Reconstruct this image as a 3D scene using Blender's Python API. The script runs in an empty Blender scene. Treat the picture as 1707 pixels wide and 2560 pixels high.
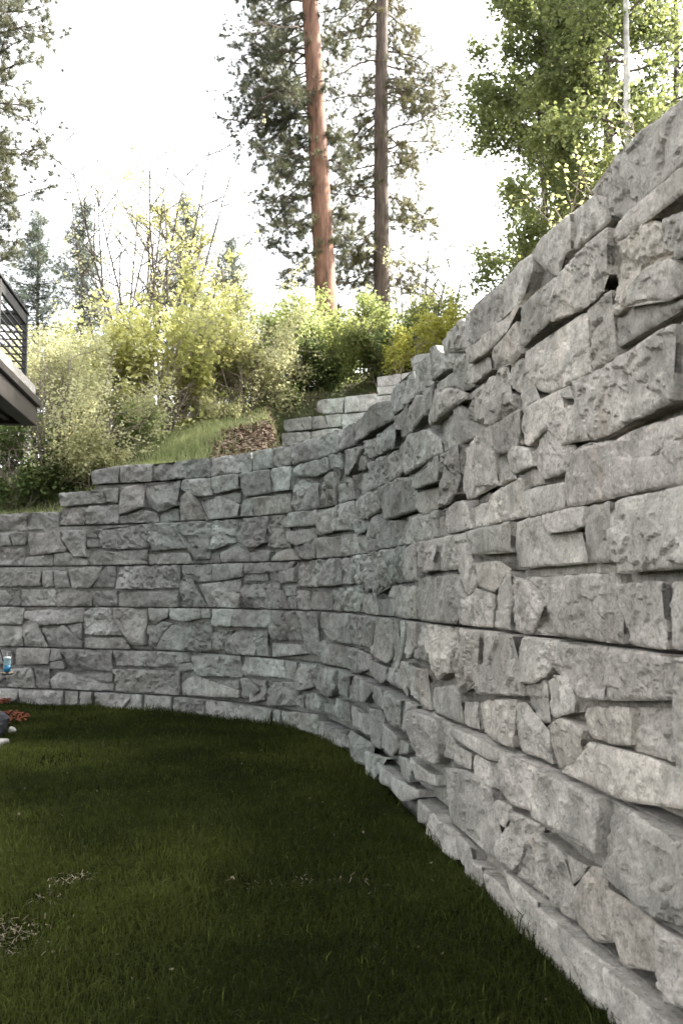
import bpy, math, random
import numpy as np
from mathutils import Vector, Matrix, noise as mnoise
from mathutils.geometry import delaunay_2d_cdt

R = math.radians
scene = bpy.context.scene
col = scene.collection

# ------------------------------------------------------------------ camera
cam_d = bpy.data.cameras.new('camera')
cam_d.sensor_fit = 'VERTICAL'
cam_d.sensor_height = 36.0
cam_d.lens = 35.0
cam_d.clip_start = 0.05
cam_d.clip_end = 900.0
cam_d.dof.use_dof = True
cam_d.dof.focus_distance = 7.0
cam_d.dof.aperture_fstop = 4.0
cam = bpy.data.objects.new('camera', cam_d)
col.objects.link(cam)
EYE = 1.65
cam.location = (0.0, 0.0, EYE)
cam.rotation_euler = (R(90.0 + 4.594), 0.0, 0.0)
scene.camera = cam

# ------------------------------------------------------------------ sky and sun
SUN_EL, SUN_AZ = 42.0, 62.0        # azimuth clockwise from +Y
world = bpy.data.worlds.new('World')
scene.world = world
world.use_nodes = True
wn = world.node_tree
wn.nodes.clear()
sky = wn.nodes.new('ShaderNodeTexSky')
sky.sky_type = 'NISHITA'
sky.sun_disc = False
sky.sun_elevation = R(SUN_EL)
sky.sun_rotation = R(SUN_AZ)
sky.dust_density = 3.0
veil = wn.nodes.new('ShaderNodeHueSaturation')     # thin high haze takes the blue out of the sky
veil.inputs['Saturation'].default_value = 0.15
bgn = wn.nodes.new('ShaderNodeBackground')
bgn.inputs['Strength'].default_value = 0.15
wo = wn.nodes.new('ShaderNodeOutputWorld')
wn.links.new(sky.outputs[0], veil.inputs['Color'])
wn.links.new(veil.outputs[0], bgn.inputs['Color'])
wn.links.new(bgn.outputs[0], wo.inputs['Surface'])

sun_d = bpy.data.lights.new('sun', 'SUN')
sun_d.energy = 4.0
sun_d.angle = R(0.5)
sun_d.color = (1.0, 0.93, 0.82)
sun = bpy.data.objects.new('sun', sun_d)
col.objects.link(sun)
sdir = Vector((math.sin(R(SUN_AZ)) * math.cos(R(SUN_EL)), math.cos(R(SUN_AZ)) * math.cos(R(SUN_EL)), math.sin(R(SUN_EL))))
sun.rotation_euler = sdir.to_track_quat('Z', 'Y').to_euler()
sun.location = sdir * 60

vs = scene.view_settings
vs.view_transform = 'Standard'
vs.look = 'None'
vs.exposure = 2.78
vs.gamma = 1.0
vs.use_curve_mapping = False
scene.cycles.max_bounces = 8
scene.cycles.transparent_max_bounces = 8
scene.cycles.use_denoising = True
MAIN_CURVE = '-9.000,15.850 -8.786,15.815 -8.571,15.780 -8.357,15.745 -8.142,15.710 -7.928,15.675 -7.713,15.640 -7.499,15.604 -7.285,15.567 -7.071,15.529 -6.857,15.489 -6.644,15.448 -6.431,15.405 -6.219,15.360 -6.007,15.312 -5.795,15.262 -5.585,15.208 -5.375,15.151 -5.166,15.090 -4.959,15.027 -4.752,14.960 -4.546,14.891 -4.341,14.819 -4.136,14.745 -3.933,14.669 -3.731,14.590 -3.529,14.508 -3.329,14.424 -3.130,14.336 -2.933,14.245 -2.738,14.149 -2.545,14.049 -2.356,13.942 -2.171,13.828 -1.993,13.703 -1.824,13.567 -1.664,13.420 -1.510,13.266 -1.360,13.110 -1.211,12.951 -1.068,12.788 -0.929,12.621 -0.796,12.449 -0.671,12.271 -0.554,12.088 -0.443,11.902 -0.339,11.711 -0.244,11.515 -0.160,11.315 -0.085,11.111 -0.019,10.904 0.039,10.695 0.091,10.484 0.138,10.272 0.182,10.059 0.222,9.845 0.261,9.631 0.297,9.417 0.332,9.203 0.366,8.988 0.399,8.773 0.431,8.559 0.463,8.344 0.494,8.129 0.525,7.913 0.556,7.698 0.587,7.483 0.618,7.268 0.650,7.053 0.683,6.839 0.716,6.624 0.750,6.409 0.785,6.195 0.819,5.980 0.854,5.766 0.888,5.551 0.922,5.337 0.956,5.122 0.990,4.907 1.023,4.693 1.057,4.478 1.090,4.263 1.124,4.049 1.158,3.834 1.191,3.619 1.225,3.405 1.259,3.190 1.293,2.975 1.327,2.761 1.361,2.546 1.394,2.332 1.428,2.117 1.462,1.902 1.496,1.688 1.530,1.473 1.564,1.258 1.598,1.044 1.632,0.829 1.666,0.615 1.700,0.400'
UPPER_CURVE = '-2.930,21.490 -2.742,21.329 -2.554,21.168 -2.366,21.007 -2.178,20.845 -1.990,20.684 -1.802,20.523 -1.614,20.362 -1.426,20.201 -1.238,20.039 -1.050,19.878 -0.862,19.717 -0.674,19.555 -0.486,19.394 -0.299,19.232 -0.111,19.071 0.077,18.909 0.265,18.748 0.452,18.586 0.640,18.425 0.828,18.263 1.016,18.102 1.204,17.940 1.392,17.779 1.579,17.618 1.767,17.456 1.955,17.295 2.143,17.134 2.331,16.973 2.519,16.811 2.707,16.650 2.895,16.489 3.084,16.328 3.272,16.167 3.460,16.006 3.648,15.845 3.836,15.683 4.024,15.522 4.212,15.361 4.400,15.200'
MAIN_STONES = '''29:17788,826 18067,826 18321,826 18494,826 18578,826 18561,507 18331,517 18138,506 17973,522 17816,525 17804,625
29:17288,2629 17706,2629 17991,2629 18306,2629 18291,2472 18297,2411 18285,2346 18015,2334 17805,2332 17508,2318 17471,2346 17409,2429 17333,2528 17322,2629
36:17772,2028 18351,2028 18481,2028 18464,1731 17824,1723 17793,1775 17778,1917
22:17148,2169 17209,2236 17290,2301 17425,2303 17752,2282 17739,2242 17826,2197 18088,2171 18175,2215 18388,2191 18381,2042 17661,2042 17164,2042
29:17913,225 18018,225 18122,225 18149,225 18329,225 18621,225 18613,122 18319,14 17925,22 17915,156
14:17508,956 17602,1023 17827,1034 18064,1039 18285,1035 18451,1003 18446,918 17933,840 17681,840 17277,840 17443,904
22:17089,1727 17775,1733 17816,1613 17841,1441 17131,1441 17117,1541 17043,1553
29:17354,3517 17498,3512 17525,3523 17695,3522 17719,3528 17918,3526 18000,3527 18089,3525 18089,3371 18093,3244 17995,3244 17974,3244 17727,3244 17612,3303 17555,3388 17507,3428
22:17783,1427 18413,1427 18399,1427 18328,1377 18322,1269 17918,1226 17771,1212 17753,1271
22:16565,2960 17012,2954 17291,2952 17359,2943 17379,2798 17389,2731 17413,2643 16904,2643 16705,2699 16639,2805 16549,2824
29:17096,826 17293,826 17642,826 17770,826 17776,758 17750,598 17668,598 17026,587 17044,715
36:17031,3230 17271,3230 17488,3230 17673,3230 17669,3017 17465,3040 17457,3010 17624,2965 17394,2949 17020,2984 16958,3009 16963,3102 17075,3150
29:17170,225 17307,225 17518,225 17709,225 17904,225 17902,52 17772,13 17608,40 17386,39 17162,30
14:17632,3230 18034,3129 18136,3063 18118,2996 18158,2946 18054,2963 17924,2965 17756,2841 17710,2829 17646,2837 17636,2977
14:17784,1687 18108,1690 18231,1690 18229,1441 17851,1441 17817,1557
14:17816,490 17923,480 18078,500 18220,481 18241,372 18210,300 17957,239 17865,315 17836,393
29:18257,494 18476,495 18560,490 18549,303 18318,239 18240,306
29:15466,554 15792,599 16086,610 16320,576 16378,437 16587,356 16555,239 16308,239 16039,292 15818,239 15500,239 15441,429
36:18361,1427 18532,1427 18510,1010 18377,1018 18354,1157 18340,1271
22:16951,478 17077,528 17348,518 17410,496 17385,398 17467,391 17460,239 16941,239 16759,239
7:16472,2028 16931,2028 16952,1948 17136,1910 17416,1920 17449,1776 16547,1770 16485,1865
14:15986,1427 16683,1427 16635,1364 16564,1301 16607,1246 16779,1189 16777,1126 16028,1061 15950,1228
29:17162,1427 17341,1427 17799,1427 17808,1338 17763,1272 17788,1213 17493,1187 17464,1245 17418,1302 17159,1308
29:17684,538 17800,555 17825,520 17888,296 17705,239 17518,239 17482,344 17516,413
7:15289,2969 15464,2980 16100,2967 16255,2937 16159,2857 16357,2751 16392,2643 15935,2643 15297,2797
29:17959,2952 18092,2941 18193,2911 18244,2859 18361,2808 18358,2753 18175,2748 18055,2792 17915,2821 17797,2829 17856,2909
22:18080,3527 18170,3526 18311,3520 18296,3244 18200,3244 18084,3244
29:17791,3230 18034,3230 18055,3230 18303,3230 18364,3230 18357,3110 18145,3119 18058,3116 17730,3145 17661,3179 17733,3230
22:14279,1762 15378,1768 15534,1617 15423,1499 15394,1441 14290,1441
-12:17957,1206 18254,1237 18249,1142 18286,1049 18212,1042 17948,1036
-12:17690,2299 17979,2310 18331,2301 18326,2206 18100,2232 18011,2186 17742,2214 17676,2257
22:18250,1690 18447,1691 18435,1441 18248,1441
-12:17710,2851 17830,2841 17973,2809 18086,2762 18281,2740 18279,2702 18037,2721 17957,2705 17645,2702 17594,2735 17593,2848 17663,2838 17775,2817
7:16949,2488 17090,2520 17199,2347 17254,2301 17165,2231 17045,2212 16855,2216 16707,2299 16694,2403
14:17533,1150 17610,1170 18001,1211 18011,1157 17994,1065 17827,1040 17603,1041 17561,1088
14:17349,2957 17562,2964 17641,2961 17654,2754 17656,2643 17583,2643 17396,2643 17381,2787 17367,2898
22:16454,3230 16587,3230 16817,3230 16979,3230 17053,3157 16925,3126 16913,3022 16770,3007 16491,2984 16436,3036
14:16531,772 16649,826 16947,826 17119,826 17043,764 16986,595 16667,571 16553,602
29:16735,1427 17237,1427 17180,1374 17177,1302 17081,1243 16984,1208 16757,1187 16694,1246 16630,1306
-12:17048,3531 17201,3527 17403,3514 17426,3493 17462,3400 17521,3329 17458,3316 17300,3313 17175,3307 17060,3335 17058,3496
14:16475,3513 16686,3526 16871,3523 17105,3515 17122,3421 17110,3322 17049,3296 16924,3244 16711,3354 16556,3499
50:15487,2577 15732,2581 16073,2629 16126,2261 15795,2285 15744,2223 15644,2218 15529,2265
36:14611,826 14998,826 15307,826 15361,685 15330,608 15147,512 14564,511 14369,580 14373,748
43:15539,1427 16058,1427 16069,1119 15786,1114 15734,1041 15581,1075 15477,1166
-12:18233,2629 18353,2691 18335,2363 18224,2359 18219,2429
28:6003,561 7149,580 7154,239 6021,239
19:5949,2028 7089,2028 7059,1703 5967,1686
29:17164,1031 17308,1087 17456,1087 17579,1067 17528,954 17447,899 17210,840 17159,927 17143,976
-12:14583,2930 15206,2919 15230,2810 15876,2643 15771,2643 15139,2643 14602,2643
14:17491,2028 17723,2028 17697,1971 17716,1892 17733,1772 17466,1773 17471,1886
14:16574,989 16645,1084 16775,1098 16773,1042 16935,1007 17106,990 17100,840 16868,840 16568,840
29:15990,1014 16181,1050 16644,1098 16590,840 16352,840 16013,840
14:15228,3515 15536,3511 15710,3516 15874,3515 16008,3505 16025,3244 15888,3244 15410,3244
36:18170,2981 18197,3061 18388,3053 18377,2857 18250,2878 18208,2928
29:16621,2629 17106,2629 17146,2525 17068,2483 16941,2458 16710,2399 16631,2435 16598,2514
28:7313,826 8432,826 8436,555 7509,526 7352,742
29:15598,2028 16549,2028 16543,1857 16245,1871 15769,1869 15698,1949
10:6456,3502 7533,3515 7542,3244 6461,3244
29:16023,2218 16280,2238 16535,2261 16587,2255 16563,2042 16016,2042 16042,2135
7:16630,545 17014,551 17012,517 16884,462 16688,239 16517,239 16504,299 16553,420
29:16551,1732 16750,1711 16969,1592 16988,1586 16823,1441 16801,1441 16607,1441 16551,1441
22:16517,2185 16776,2189 17140,2175 17127,2042 16557,2042
22:14838,1427 15434,1427 15369,1128 14911,1037 14813,1131
14:14782,2629 15346,2629 15336,2291 15134,2241 14788,2234 14759,2405
22:12459,2629 13300,2629 13862,2574 13947,2454 14031,2419 14028,2301 13606,2284 12832,2291 12754,2406 12513,2513
28:8312,1765 9157,1767 9403,1441 8316,1441
19:7752,225 8706,225 8820,225 8766,16 8157,-25 7743,-37
14:12948,2914 13370,2928 13740,2954 14260,2902 14314,2761 14212,2643 13641,2643 13387,2643 13365,2741
28:5549,2563 6484,2629 6468,2275 5730,2266 5568,2515
28:5040,826 5975,826 5993,530 5227,502
19:11042,3519 11691,3509 12174,3503 12758,3420 12910,3348 12907,3244 12224,3244 11088,3244
28:9556,2028 10659,2028 10729,1718 9591,1701
19:11820,2955 12417,2939 12919,2925 13317,2827 13363,2721 13191,2643 12679,2643 11871,2643
14:17098,1231 17191,1271 17364,1273 17394,1214 17425,1192 17438,1121 17200,1073 17110,1075
19:6002,826 7135,826 7139,622 6017,602
10:5971,1659 7052,1658 7067,1441 5976,1441
7:17090,2530 17293,2526 17370,2437 17419,2355 17444,2330 17082,2357 17054,2412 17042,2471
-12:13459,2285 14202,2234 14682,2247 14675,2042 13867,2042 13320,2042 13464,2116
14:16113,3514 16358,3515 16546,3499 16543,3400 16348,3244 16268,3244 16082,3244 16047,3502
29:16038,2629 16316,2629 16587,2629 16583,2497 16524,2431 16328,2420 16120,2449 16035,2529
19:6951,2629 7600,2629 7609,2098 7298,2096 7103,2446 6964,2486
28:5431,1363 5542,1427 5898,1427 5924,1276 6082,1187 6129,1035 5484,1024 5426,1106
-12:16612,1728 17019,1728 17033,1640 16954,1558 16873,1501 17025,1441 16707,1441 16709,1441 16877,1591
19:5914,1427 6517,1427 6532,908 6281,902 6119,1169 6051,1259 5939,1276
29:16304,148 16586,170 16812,122 17066,29 16914,19 16428,34
28:6386,3178 6985,3230 6980,2859 6787,2846 6787,2795 6652,2785 6386,2865
14:16573,225 17106,225 17133,19 17001,39 16769,126
7:16294,1691 16475,1770 16489,1665 16462,1441 16139,1441 16124,1600
7:16759,1184 17023,1251 17078,1203 17074,1123 17053,1068 17088,1033 16915,1011 16795,1065
19:4335,2541 4898,2559 4935,2434 5062,2300 5052,2243 4346,2185
36:15585,826 15886,826 16300,826 16753,826 16568,767 16348,741 15942,751 15606,764
-12:4344,225 5134,225 5130,-54 4408,-63
28:6484,2629 6937,2629 6974,2470 7125,2421 7175,2260 6514,2229 6489,2365
10:8448,826 9422,826 9424,611 8465,588
10:9616,1427 10258,1427 10201,1203 10203,913 9866,923 9766,1068 9633,1290
36:15975,3104 16297,3111 16458,3147 16506,2949 16350,2921 16188,2978 15993,2971 15973,3042
7:15332,1960 15612,1961 15696,1865 15768,1827 15812,1708 15510,1617 15354,1787
29:16998,2028 17340,2028 17512,2028 17496,1935 17390,1922 17026,1932 17011,1967
28:8180,2629 8829,2629 8827,2272 8637,2271 8596,2215 8445,2215 8198,2295 8169,2440
14:15780,1827 16281,1828 16319,1760 16496,1775 16316,1691 16169,1646 15881,1673 15836,1735
28:7061,225 7169,225 7749,225 7743,-43 7090,-57
7:14813,2028 14977,2028 15523,2028 15624,1960 15360,1966 15327,1795 14789,1795
38:10354,1427 11420,1427 11501,1117 10607,1117 10526,1228 10300,1246 10336,1364
28:9076,1427 9286,1427 9635,1427 9737,1067 9080,1057 9049,1197
-12:15759,1674 16086,1643 16036,1441 15702,1441 15644,1525 15495,1602
10:3779,1958 4633,1966 4628,1735 3787,1727
10:7544,3516 8341,3513 8358,3244 7563,3244
22:14977,2211 15248,2246 15441,2244 15595,2190 15665,2042 15065,2042 14990,2126
7:13134,1709 14192,1706 14185,1441 13354,1441 13357,1586 13157,1595
28:9423,225 10468,290 10448,56 9442,39
19:11364,1427 12739,1427 12456,1256 12455,1118 11552,1114 11417,1177
19:7178,372 7273,480 7422,530 7551,485 7738,487 7822,375 8425,400 8427,295 7204,239
43:14523,3155 14719,3140 14752,3087 15163,3033 15401,2950 15399,2908 15114,2915 14796,2900 14422,2895 14329,2990 14555,2985
28:4405,1262 4424,1366 5430,1427 5413,1216 4677,1152 4584,1254
-12:8414,2887 9238,2890 9269,2643 8471,2643 8415,2752
29:15157,225 15434,225 15806,225 15801,74 15681,43 15340,55 15130,95
-12:10179,1071 10317,1103 10618,1085 11362,1092 11361,840 10181,840
22:14876,995 15039,1010 15476,1065 15607,1028 15631,988 15653,840 15247,840 14938,840
22:12780,1427 13131,1427 13534,1263 13433,1135 13331,1042 12580,1083 12525,1153 12695,1318
10:7333,2930 7760,2962 7815,2857 8175,2825 8178,2643 7496,2643
10:7432,1744 7876,1793 7933,1648 8276,1640 8278,1441 7589,1441 7510,1605
19:5406,2922 5914,2929 5914,2643 5346,2643
28:9016,553 9753,583 9738,314 9005,239
29:15454,3230 15957,3230 16281,3230 16458,3230 16279,3230 16276,3124 15953,3110 15907,3103 15491,3124 15466,3160
10:3739,2318 4290,2315 4310,2042 3750,2042
7:12701,3431 12806,3513 13302,3506 13604,3502 13710,3244 13483,3244 12851,3244
19:8248,1427 9047,1427 8991,1203 8210,1199
7:16184,2629 16559,2629 16560,2435 16458,2450 16439,2465 16199,2468
22:16242,2455 16500,2446 16699,2402 16738,2300 16416,2284 16369,2328
28:7993,893 8019,1019 8319,1153 8678,1155 8723,840 7994,840
14:12473,2278 12743,2292 13570,2253 13567,2110 13400,2042 12388,2042 12417,2162
19:7234,1168 7494,1225 7716,1255 7722,840 7239,840
7:12957,2028 13792,2028 13830,1727 13159,1723 13007,1846
10:5913,3173 6349,3230 6367,2867 5922,2771
28:10238,826 11030,826 10982,622 10886,540 10581,474 10385,531 10222,569
10:7616,2629 8142,2629 8119,2307 7622,2211
19:5686,225 6313,225 6315,144 6163,-40 5708,-53
10:3829,2827 3919,2844 4358,2857 4295,2700 4321,2573 3703,2578 3695,2826
19:8191,3230 8823,3230 8812,2922 8236,2906 8179,3021
19:4911,378 5031,483 5187,496 5310,445 5457,358 5989,367 5992,239 4948,239
19:3842,1133 4361,1139 4370,840 3852,840
19:4727,1115 5095,1166 5323,975 5413,939 5415,840 4847,840
10:4889,1650 5570,1659 5542,1441 4895,1441
19:5436,2125 5500,2237 5668,2262 5791,2232 5914,2230 5994,2118 6464,2094 6465,2042 5439,2042
19:4306,1688 4883,1693 4891,1441 4319,1441
7:14602,3494 14724,3515 14934,3517 15189,3517 15373,3244 15035,3336 14702,3383
-12:4867,2914 5366,2907 5373,2808 5284,2643 4862,2643
14:14192,2028 14875,2028 14819,1798 14327,1782 14208,1846
-12:4354,2859 4850,2857 4853,2577 4306,2579 4286,2701
28:4916,2562 5376,2567 5382,2313 5420,2163 5185,2156 5080,2299 4953,2434
19:5925,3500 6452,3500 6457,3244 5909,3244
19:6986,2992 7082,3051 7198,3044 7468,2643 7481,2643 6997,2643
36:13277,826 14124,826 14032,742 14029,606 13751,573 13404,641
19:4160,507 4561,545 4619,462 4647,239 4100,239 4053,354
10:8816,2567 9294,2629 9132,2477 9176,2411 9207,2298 9327,2198 8820,2191
7:14878,826 15313,826 15508,826 15554,608 15248,587 15266,707
10:11758,2028 12427,2028 12480,1890 12394,1676 11837,1632 11728,1747
19:7079,1799 7172,1860 7292,1850 7573,1441 7085,1441
-12:15906,2535 16015,2458 16164,2437 16221,2317 16320,2286 15963,2255 15919,2297
19:6560,225 6627,225 7040,225 7034,-27 6576,-36
19:9250,3511 9892,3502 9893,3244 9246,3244
10:6979,1209 7202,1178 7207,840 6633,840
28:9987,2579 10673,2629 10696,2327 10058,2311 9988,2413
10:10018,2284 10752,2282 10757,2042 9985,2042
28:5113,1977 5733,2028 5614,1825 5482,1705 5192,1706
10:9890,3507 10234,3515 10548,3507 10548,3244 10310,3244 9891,3244
19:4374,1148 4444,1234 4601,1226 4835,840 4384,840
10:5397,3416 5481,3460 5907,3501 5891,3244 5454,3244 5401,3244
-12:10691,2293 11183,2290 11232,2226 11668,2250 11666,2042 10691,2042
-12:13878,2439 14128,2428 14653,2409 14665,2257 14202,2238 13959,2298
10:9730,826 10205,826 10168,564 9917,500 9733,484
19:4280,826 4877,826 4872,598 4292,576
10:5438,995 6149,1004 6253,840 5430,840
7:13672,3506 14015,3511 14234,3504 14227,3244 13754,3244 13625,3388
29:12525,2028 13041,2028 13192,1703 12740,1685 12685,1623 12520,1665
10:9984,2961 10403,3036 10443,2884 10383,2643 9985,2643
19:11281,2629 12446,2629 12334,2441 11947,2370 11306,2416
-12:10818,1693 11630,1704 11710,1608 11496,1441 10818,1441
14:15109,3230 15225,3230 15404,3230 15453,3080 15476,2977 15315,2975 15073,3060 15092,3230
10:3827,1427 4376,1427 4360,1167 3834,1162
10:6466,2194 7182,2198 7279,2042 6469,2042
29:13915,225 14397,225 14780,287 14778,225 14310,105 13958,120
36:13929,2552 14305,2554 14852,2629 14847,2428 14013,2447
28:7720,2028 8350,2028 8339,1847 7710,1785
7:12370,581 12932,624 13146,590 13144,473 13089,300 12818,299 12595,369
10:8824,3230 9269,3230 9271,2921 8812,2926
38:11833,300 12280,225 12982,325 12694,225 12750,89 12219,63 11862,104
-12:9823,1664 10500,1663 10459,1441 9874,1441
22:13274,548 13865,544 14001,528 13954,442 13720,334 13218,320
-12:8772,3516 9187,3514 9198,3244 8766,3244
19:7100,2028 7134,2028 7696,2028 7699,1785 7392,1778 7316,1884 7101,1886
19:4853,3137 5394,3146 5387,2947 4893,2930 4857,2993
7:15546,2183 15954,2190 15948,2042 15629,2042
19:8367,3512 8806,3509 8801,3244 8389,3244
19:9300,3179 9390,3230 10215,3230 10252,3068 9902,3023 9674,3069 9330,3088
28:7596,3230 8175,3230 8178,3029 7599,2992
29:16010,158 16305,167 16304,138 16299,24 15987,23
19:9251,2407 9951,2408 10020,2276 9497,2214 9267,2263
28:7738,1427 8247,1427 8195,1199 7742,1188
7:17384,504 17613,518 17572,464 17451,397 17369,408
22:14024,1427 14532,1427 14453,1255 14209,1139 13952,1149 13999,1276
10:4833,2218 5057,2240 5183,2138 5396,2126 5410,2042 4816,2042
7:16425,2845 16590,2816 16596,2733 16750,2643 16426,2643 16408,2643
19:7000,3127 7022,3230 7573,3230 7576,2977 7281,2977 7209,3071 7008,3085
7:16280,500 16408,545 16617,560 16645,557 16554,429 16309,430
36:14356,3497 14505,3498 14812,3301 14793,3244 14622,3244 14367,3244
22:13689,3171 13954,3230 14221,3176 14216,3011 13684,2980 13595,3053
14:16343,2955 16515,2931 16520,2837 16455,2836 16431,2738 16346,2781 16258,2835 16282,2923
-12:15365,3139 15766,3121 15823,3086 15832,3012 15426,3000 15403,3069
19:8351,2028 9507,2028 9336,1906 8880,1897 8462,1928 8367,1880
19:5588,1659 5956,1673 5968,1441 5549,1441
14:15753,225 16089,225 16084,88 15902,69 15789,91
10:10652,2629 11213,2629 11239,2302 10652,2330
19:6085,2765 6352,2834 6600,2781 6625,2643 6122,2643
28:9325,2629 9969,2629 9987,2435 9326,2450 9161,2475
10:9786,2965 9967,2948 9952,2643 9409,2643
19:7805,2180 8132,2252 8419,2196 8435,2042 7888,2042
10:8707,225 9188,225 9175,40 8838,22
19:3931,225 4355,225 4348,86 4162,-31 3939,-39
19:9036,1023 9784,1024 9869,924 9038,840
10:4317,2167 4811,2209 4805,2042 4311,2042
29:14519,1102 14842,1118 14839,1015 14902,840 14550,840 14535,1012
14:15981,717 16278,726 16327,689 16221,594 16005,601
19:6947,1427 7503,1427 7518,1295 7220,1238 6949,1286
19:10509,2863 11096,2885 11175,2643 10530,2643
28:10732,3230 11468,3178 11186,2943 10779,2920
14:14576,1427 14791,1427 14749,1151 14339,1164 14498,1299
-12:16244,716 16419,733 16461,601 16108,564 16242,650
10:12267,3165 13006,3168 13204,3069 12953,3068 12848,2948 12345,2981
22:14298,427 15088,442 15117,373 14569,311 14416,356
-12:5714,2028 5915,2028 5921,1714 5475,1709 5606,1826
-12:16509,2311 16654,2312 16788,2242 16852,2199 16684,2199 16523,2210
28:6552,1176 6755,1197 6799,1247 6983,1218 6625,840 6557,927
-12:9444,2209 9940,2280 9925,2042 9538,2042 9444,2131
14:13849,2028 14172,2028 14225,1736 13864,1727
19:9316,2962 9484,3033 9674,3030 9771,2966 9425,2643 9349,2643
28:11559,515 11959,525 12424,514 12709,375 12365,369 11728,341
-12:6300,225 6524,225 6518,-34 6161,-52
38:11068,826 11835,826 11719,770 11492,577 11119,575 11170,723
10:11810,1597 12311,1654 12559,1633 12611,1441 11808,1441
7:15483,1613 15686,1575 15730,1441 15356,1441 15399,1506
-12:15488,710 15865,705 15861,605 15511,594
29:14341,2893 14734,2741 14731,2643 14520,2643 14294,2643 14375,2751
19:3795,1678 4042,1678 4158,1554 4027,1441 3804,1441
-12:7721,1135 8198,1157 7939,998 7941,889 7685,840
10:11387,3230 12239,3153 12345,2986 11939,2985 11566,3047
7:15652,985 15904,1004 15913,840 15648,840
10:8895,1897 9320,1906 9507,1957 9508,1771 9172,1766 8910,1800
-12:12903,3230 13154,3230 13534,3230 13438,3071 13619,2982 13173,2988 13101,3076
28:9958,475 10293,511 10481,451 10461,315 9924,303
10:10891,2028 11355,2028 11328,1733 10891,1724
28:12194,826 12828,826 12827,764 12541,673 12367,613 12076,603 12077,735
10:8948,2163 9358,2189 9545,2042 9451,2042 8864,2042
-12:5891,2241 6460,2258 6440,2102 5983,2127
-12:13562,1427 13749,1427 13698,1169 13648,1009 13357,910 13259,998 13556,1114
10:3875,826 4200,770 4240,583 3883,566
38:10766,225 11401,225 11238,57 10790,42
10:11235,2889 11750,2867 11801,2643 11283,2643
28:8463,557 8630,559 8844,423 8633,303 8453,289
-12:4846,1976 5066,1979 5129,1715 4849,1697
22:14790,225 15363,225 15126,128 14814,70
7:14077,1095 14383,1091 14435,840 14072,893
-12:5343,462 5963,495 5966,373 5445,363
19:5428,225 5668,225 5663,-46 5431,-47
7:13135,1427 13610,1427 13651,1120 13408,1047 13461,1250
10:5161,225 5405,225 5412,-40 5179,-49
-12:14627,3402 14965,3350 15308,3244 15211,3244 14963,3244 14674,3244 14642,3313
10:4621,536 4878,539 4874,239 4663,239 4637,369
19:10582,3508 11016,3504 11015,3244 10582,3244
-12:7713,484 8382,509 8384,400 7810,377
10:11819,2275 12012,2365 12396,2392 12449,2258 12393,2164 11846,2182
14:12621,225 13073,225 13498,290 13127,225 13125,46 12734,15
29:13260,225 13868,225 13912,129 13416,72
-12:12559,1580 13061,1594 13237,1575 13209,1441 12530,1441
-12:8601,555 8940,561 8942,310 8605,239 8785,408
10:6532,1427 6941,1427 6897,1287 6738,1276 6705,1213 6558,1265
10:8434,2165 8640,2189 8806,2192 8919,2164 8850,2042 8449,2042
7:13101,1006 13743,1035 13739,888 13151,892
-12:11682,1074 11988,1080 12295,1055 12238,921 11736,840 11682,971
-12:3716,2554 3986,2549 4060,2354 3723,2349
-12:6610,2759 6756,2772 6777,2831 6947,2836 6950,2643 6619,2643
22:12495,1025 13124,1018 13330,1013 13121,900 12908,840 12522,901
10:8202,2892 8428,2888 8442,2833 8430,2733 8485,2643 8186,2643
14:13803,1103 14090,1109 14129,977 14085,840 13798,912
28:11031,530 11504,532 11559,319 11081,319
-12:7876,1793 8286,1824 8261,1648 7919,1648
7:13982,826 14442,826 14110,724 14063,571 13887,653
19:11422,2028 11774,2028 11772,1737 11394,1732
10:5398,3147 5622,3167 5694,2957 5392,2948
19:8722,1011 8991,1156 9009,840 8724,840
-12:4031,1678 4277,1688 4297,1441 4028,1441 4140,1554
19:9471,826 9732,826 9717,603 9457,606
19:9606,1672 9867,1664 9919,1441 9624,1441
19:4651,1966 4864,1976 4860,1725 4651,1725
10:5633,3176 5902,3174 5900,2949 5694,2966
-12:3868,527 4136,532 4118,391 3877,239
10:10581,1670 10885,1697 10885,1441 10539,1441
29:14679,3162 15084,3161 15142,3109 15111,3052 14677,3103
-12:11184,2419 11803,2375 11856,2285 11536,2245 11232,2244
-12:14074,3230 14477,3230 14305,3032 14090,3052
10:4035,2543 4305,2552 4300,2353 4086,2349
-12:8326,1872 8836,1898 8865,1793 8341,1789
-12:5072,1164 5395,1196 5389,956 5277,995
7:17065,2629 17213,2629 17266,2552 17152,2569 17071,2629
-12:7761,2967 8140,2992 8148,2837 7795,2856
7:13926,385 14229,407 14389,351 14307,239 14013,239
19:11798,826 12145,826 11970,747 11969,586 11627,579 11683,721
7:12741,826 13097,826 13252,651 12987,650 12767,676
10:11327,225 11661,288 11604,75 11169,46
-12:10388,3230 10592,3230 10614,3056 10468,2927 10369,2996
-12:11325,3100 11553,3057 11656,2971 11552,2913 11060,2953
10:11791,2173 12284,2158 12337,2042 11801,2042
10:9203,225 9373,225 9376,46 9190,42
-12:14680,2181 14846,2185 14891,2042 14984,2042 14675,2042
10:5381,2434 5596,2433 5647,2365 5648,2309 5385,2295
10:10693,2028 10885,2028 10885,1731 10716,1725
19:9247,1727 9573,1733 9581,1610 9339,1594
19:10474,225 10679,225 10680,26 10475,49
19:11524,1089 11773,1091 11772,840 11496,840
19:7148,664 7388,701 7459,608 7150,552
10:7125,826 7282,826 7371,707 7139,672
10:10505,415 10911,445 10959,328 10565,308
10:4886,624 5104,659 5156,550 5134,531 4885,524
-12:15684,2258 15929,2248 15893,2196 15657,2196
10:9332,1588 9563,1604 9574,1441 9386,1441
19:4889,826 5022,826 5104,669 4893,636
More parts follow.
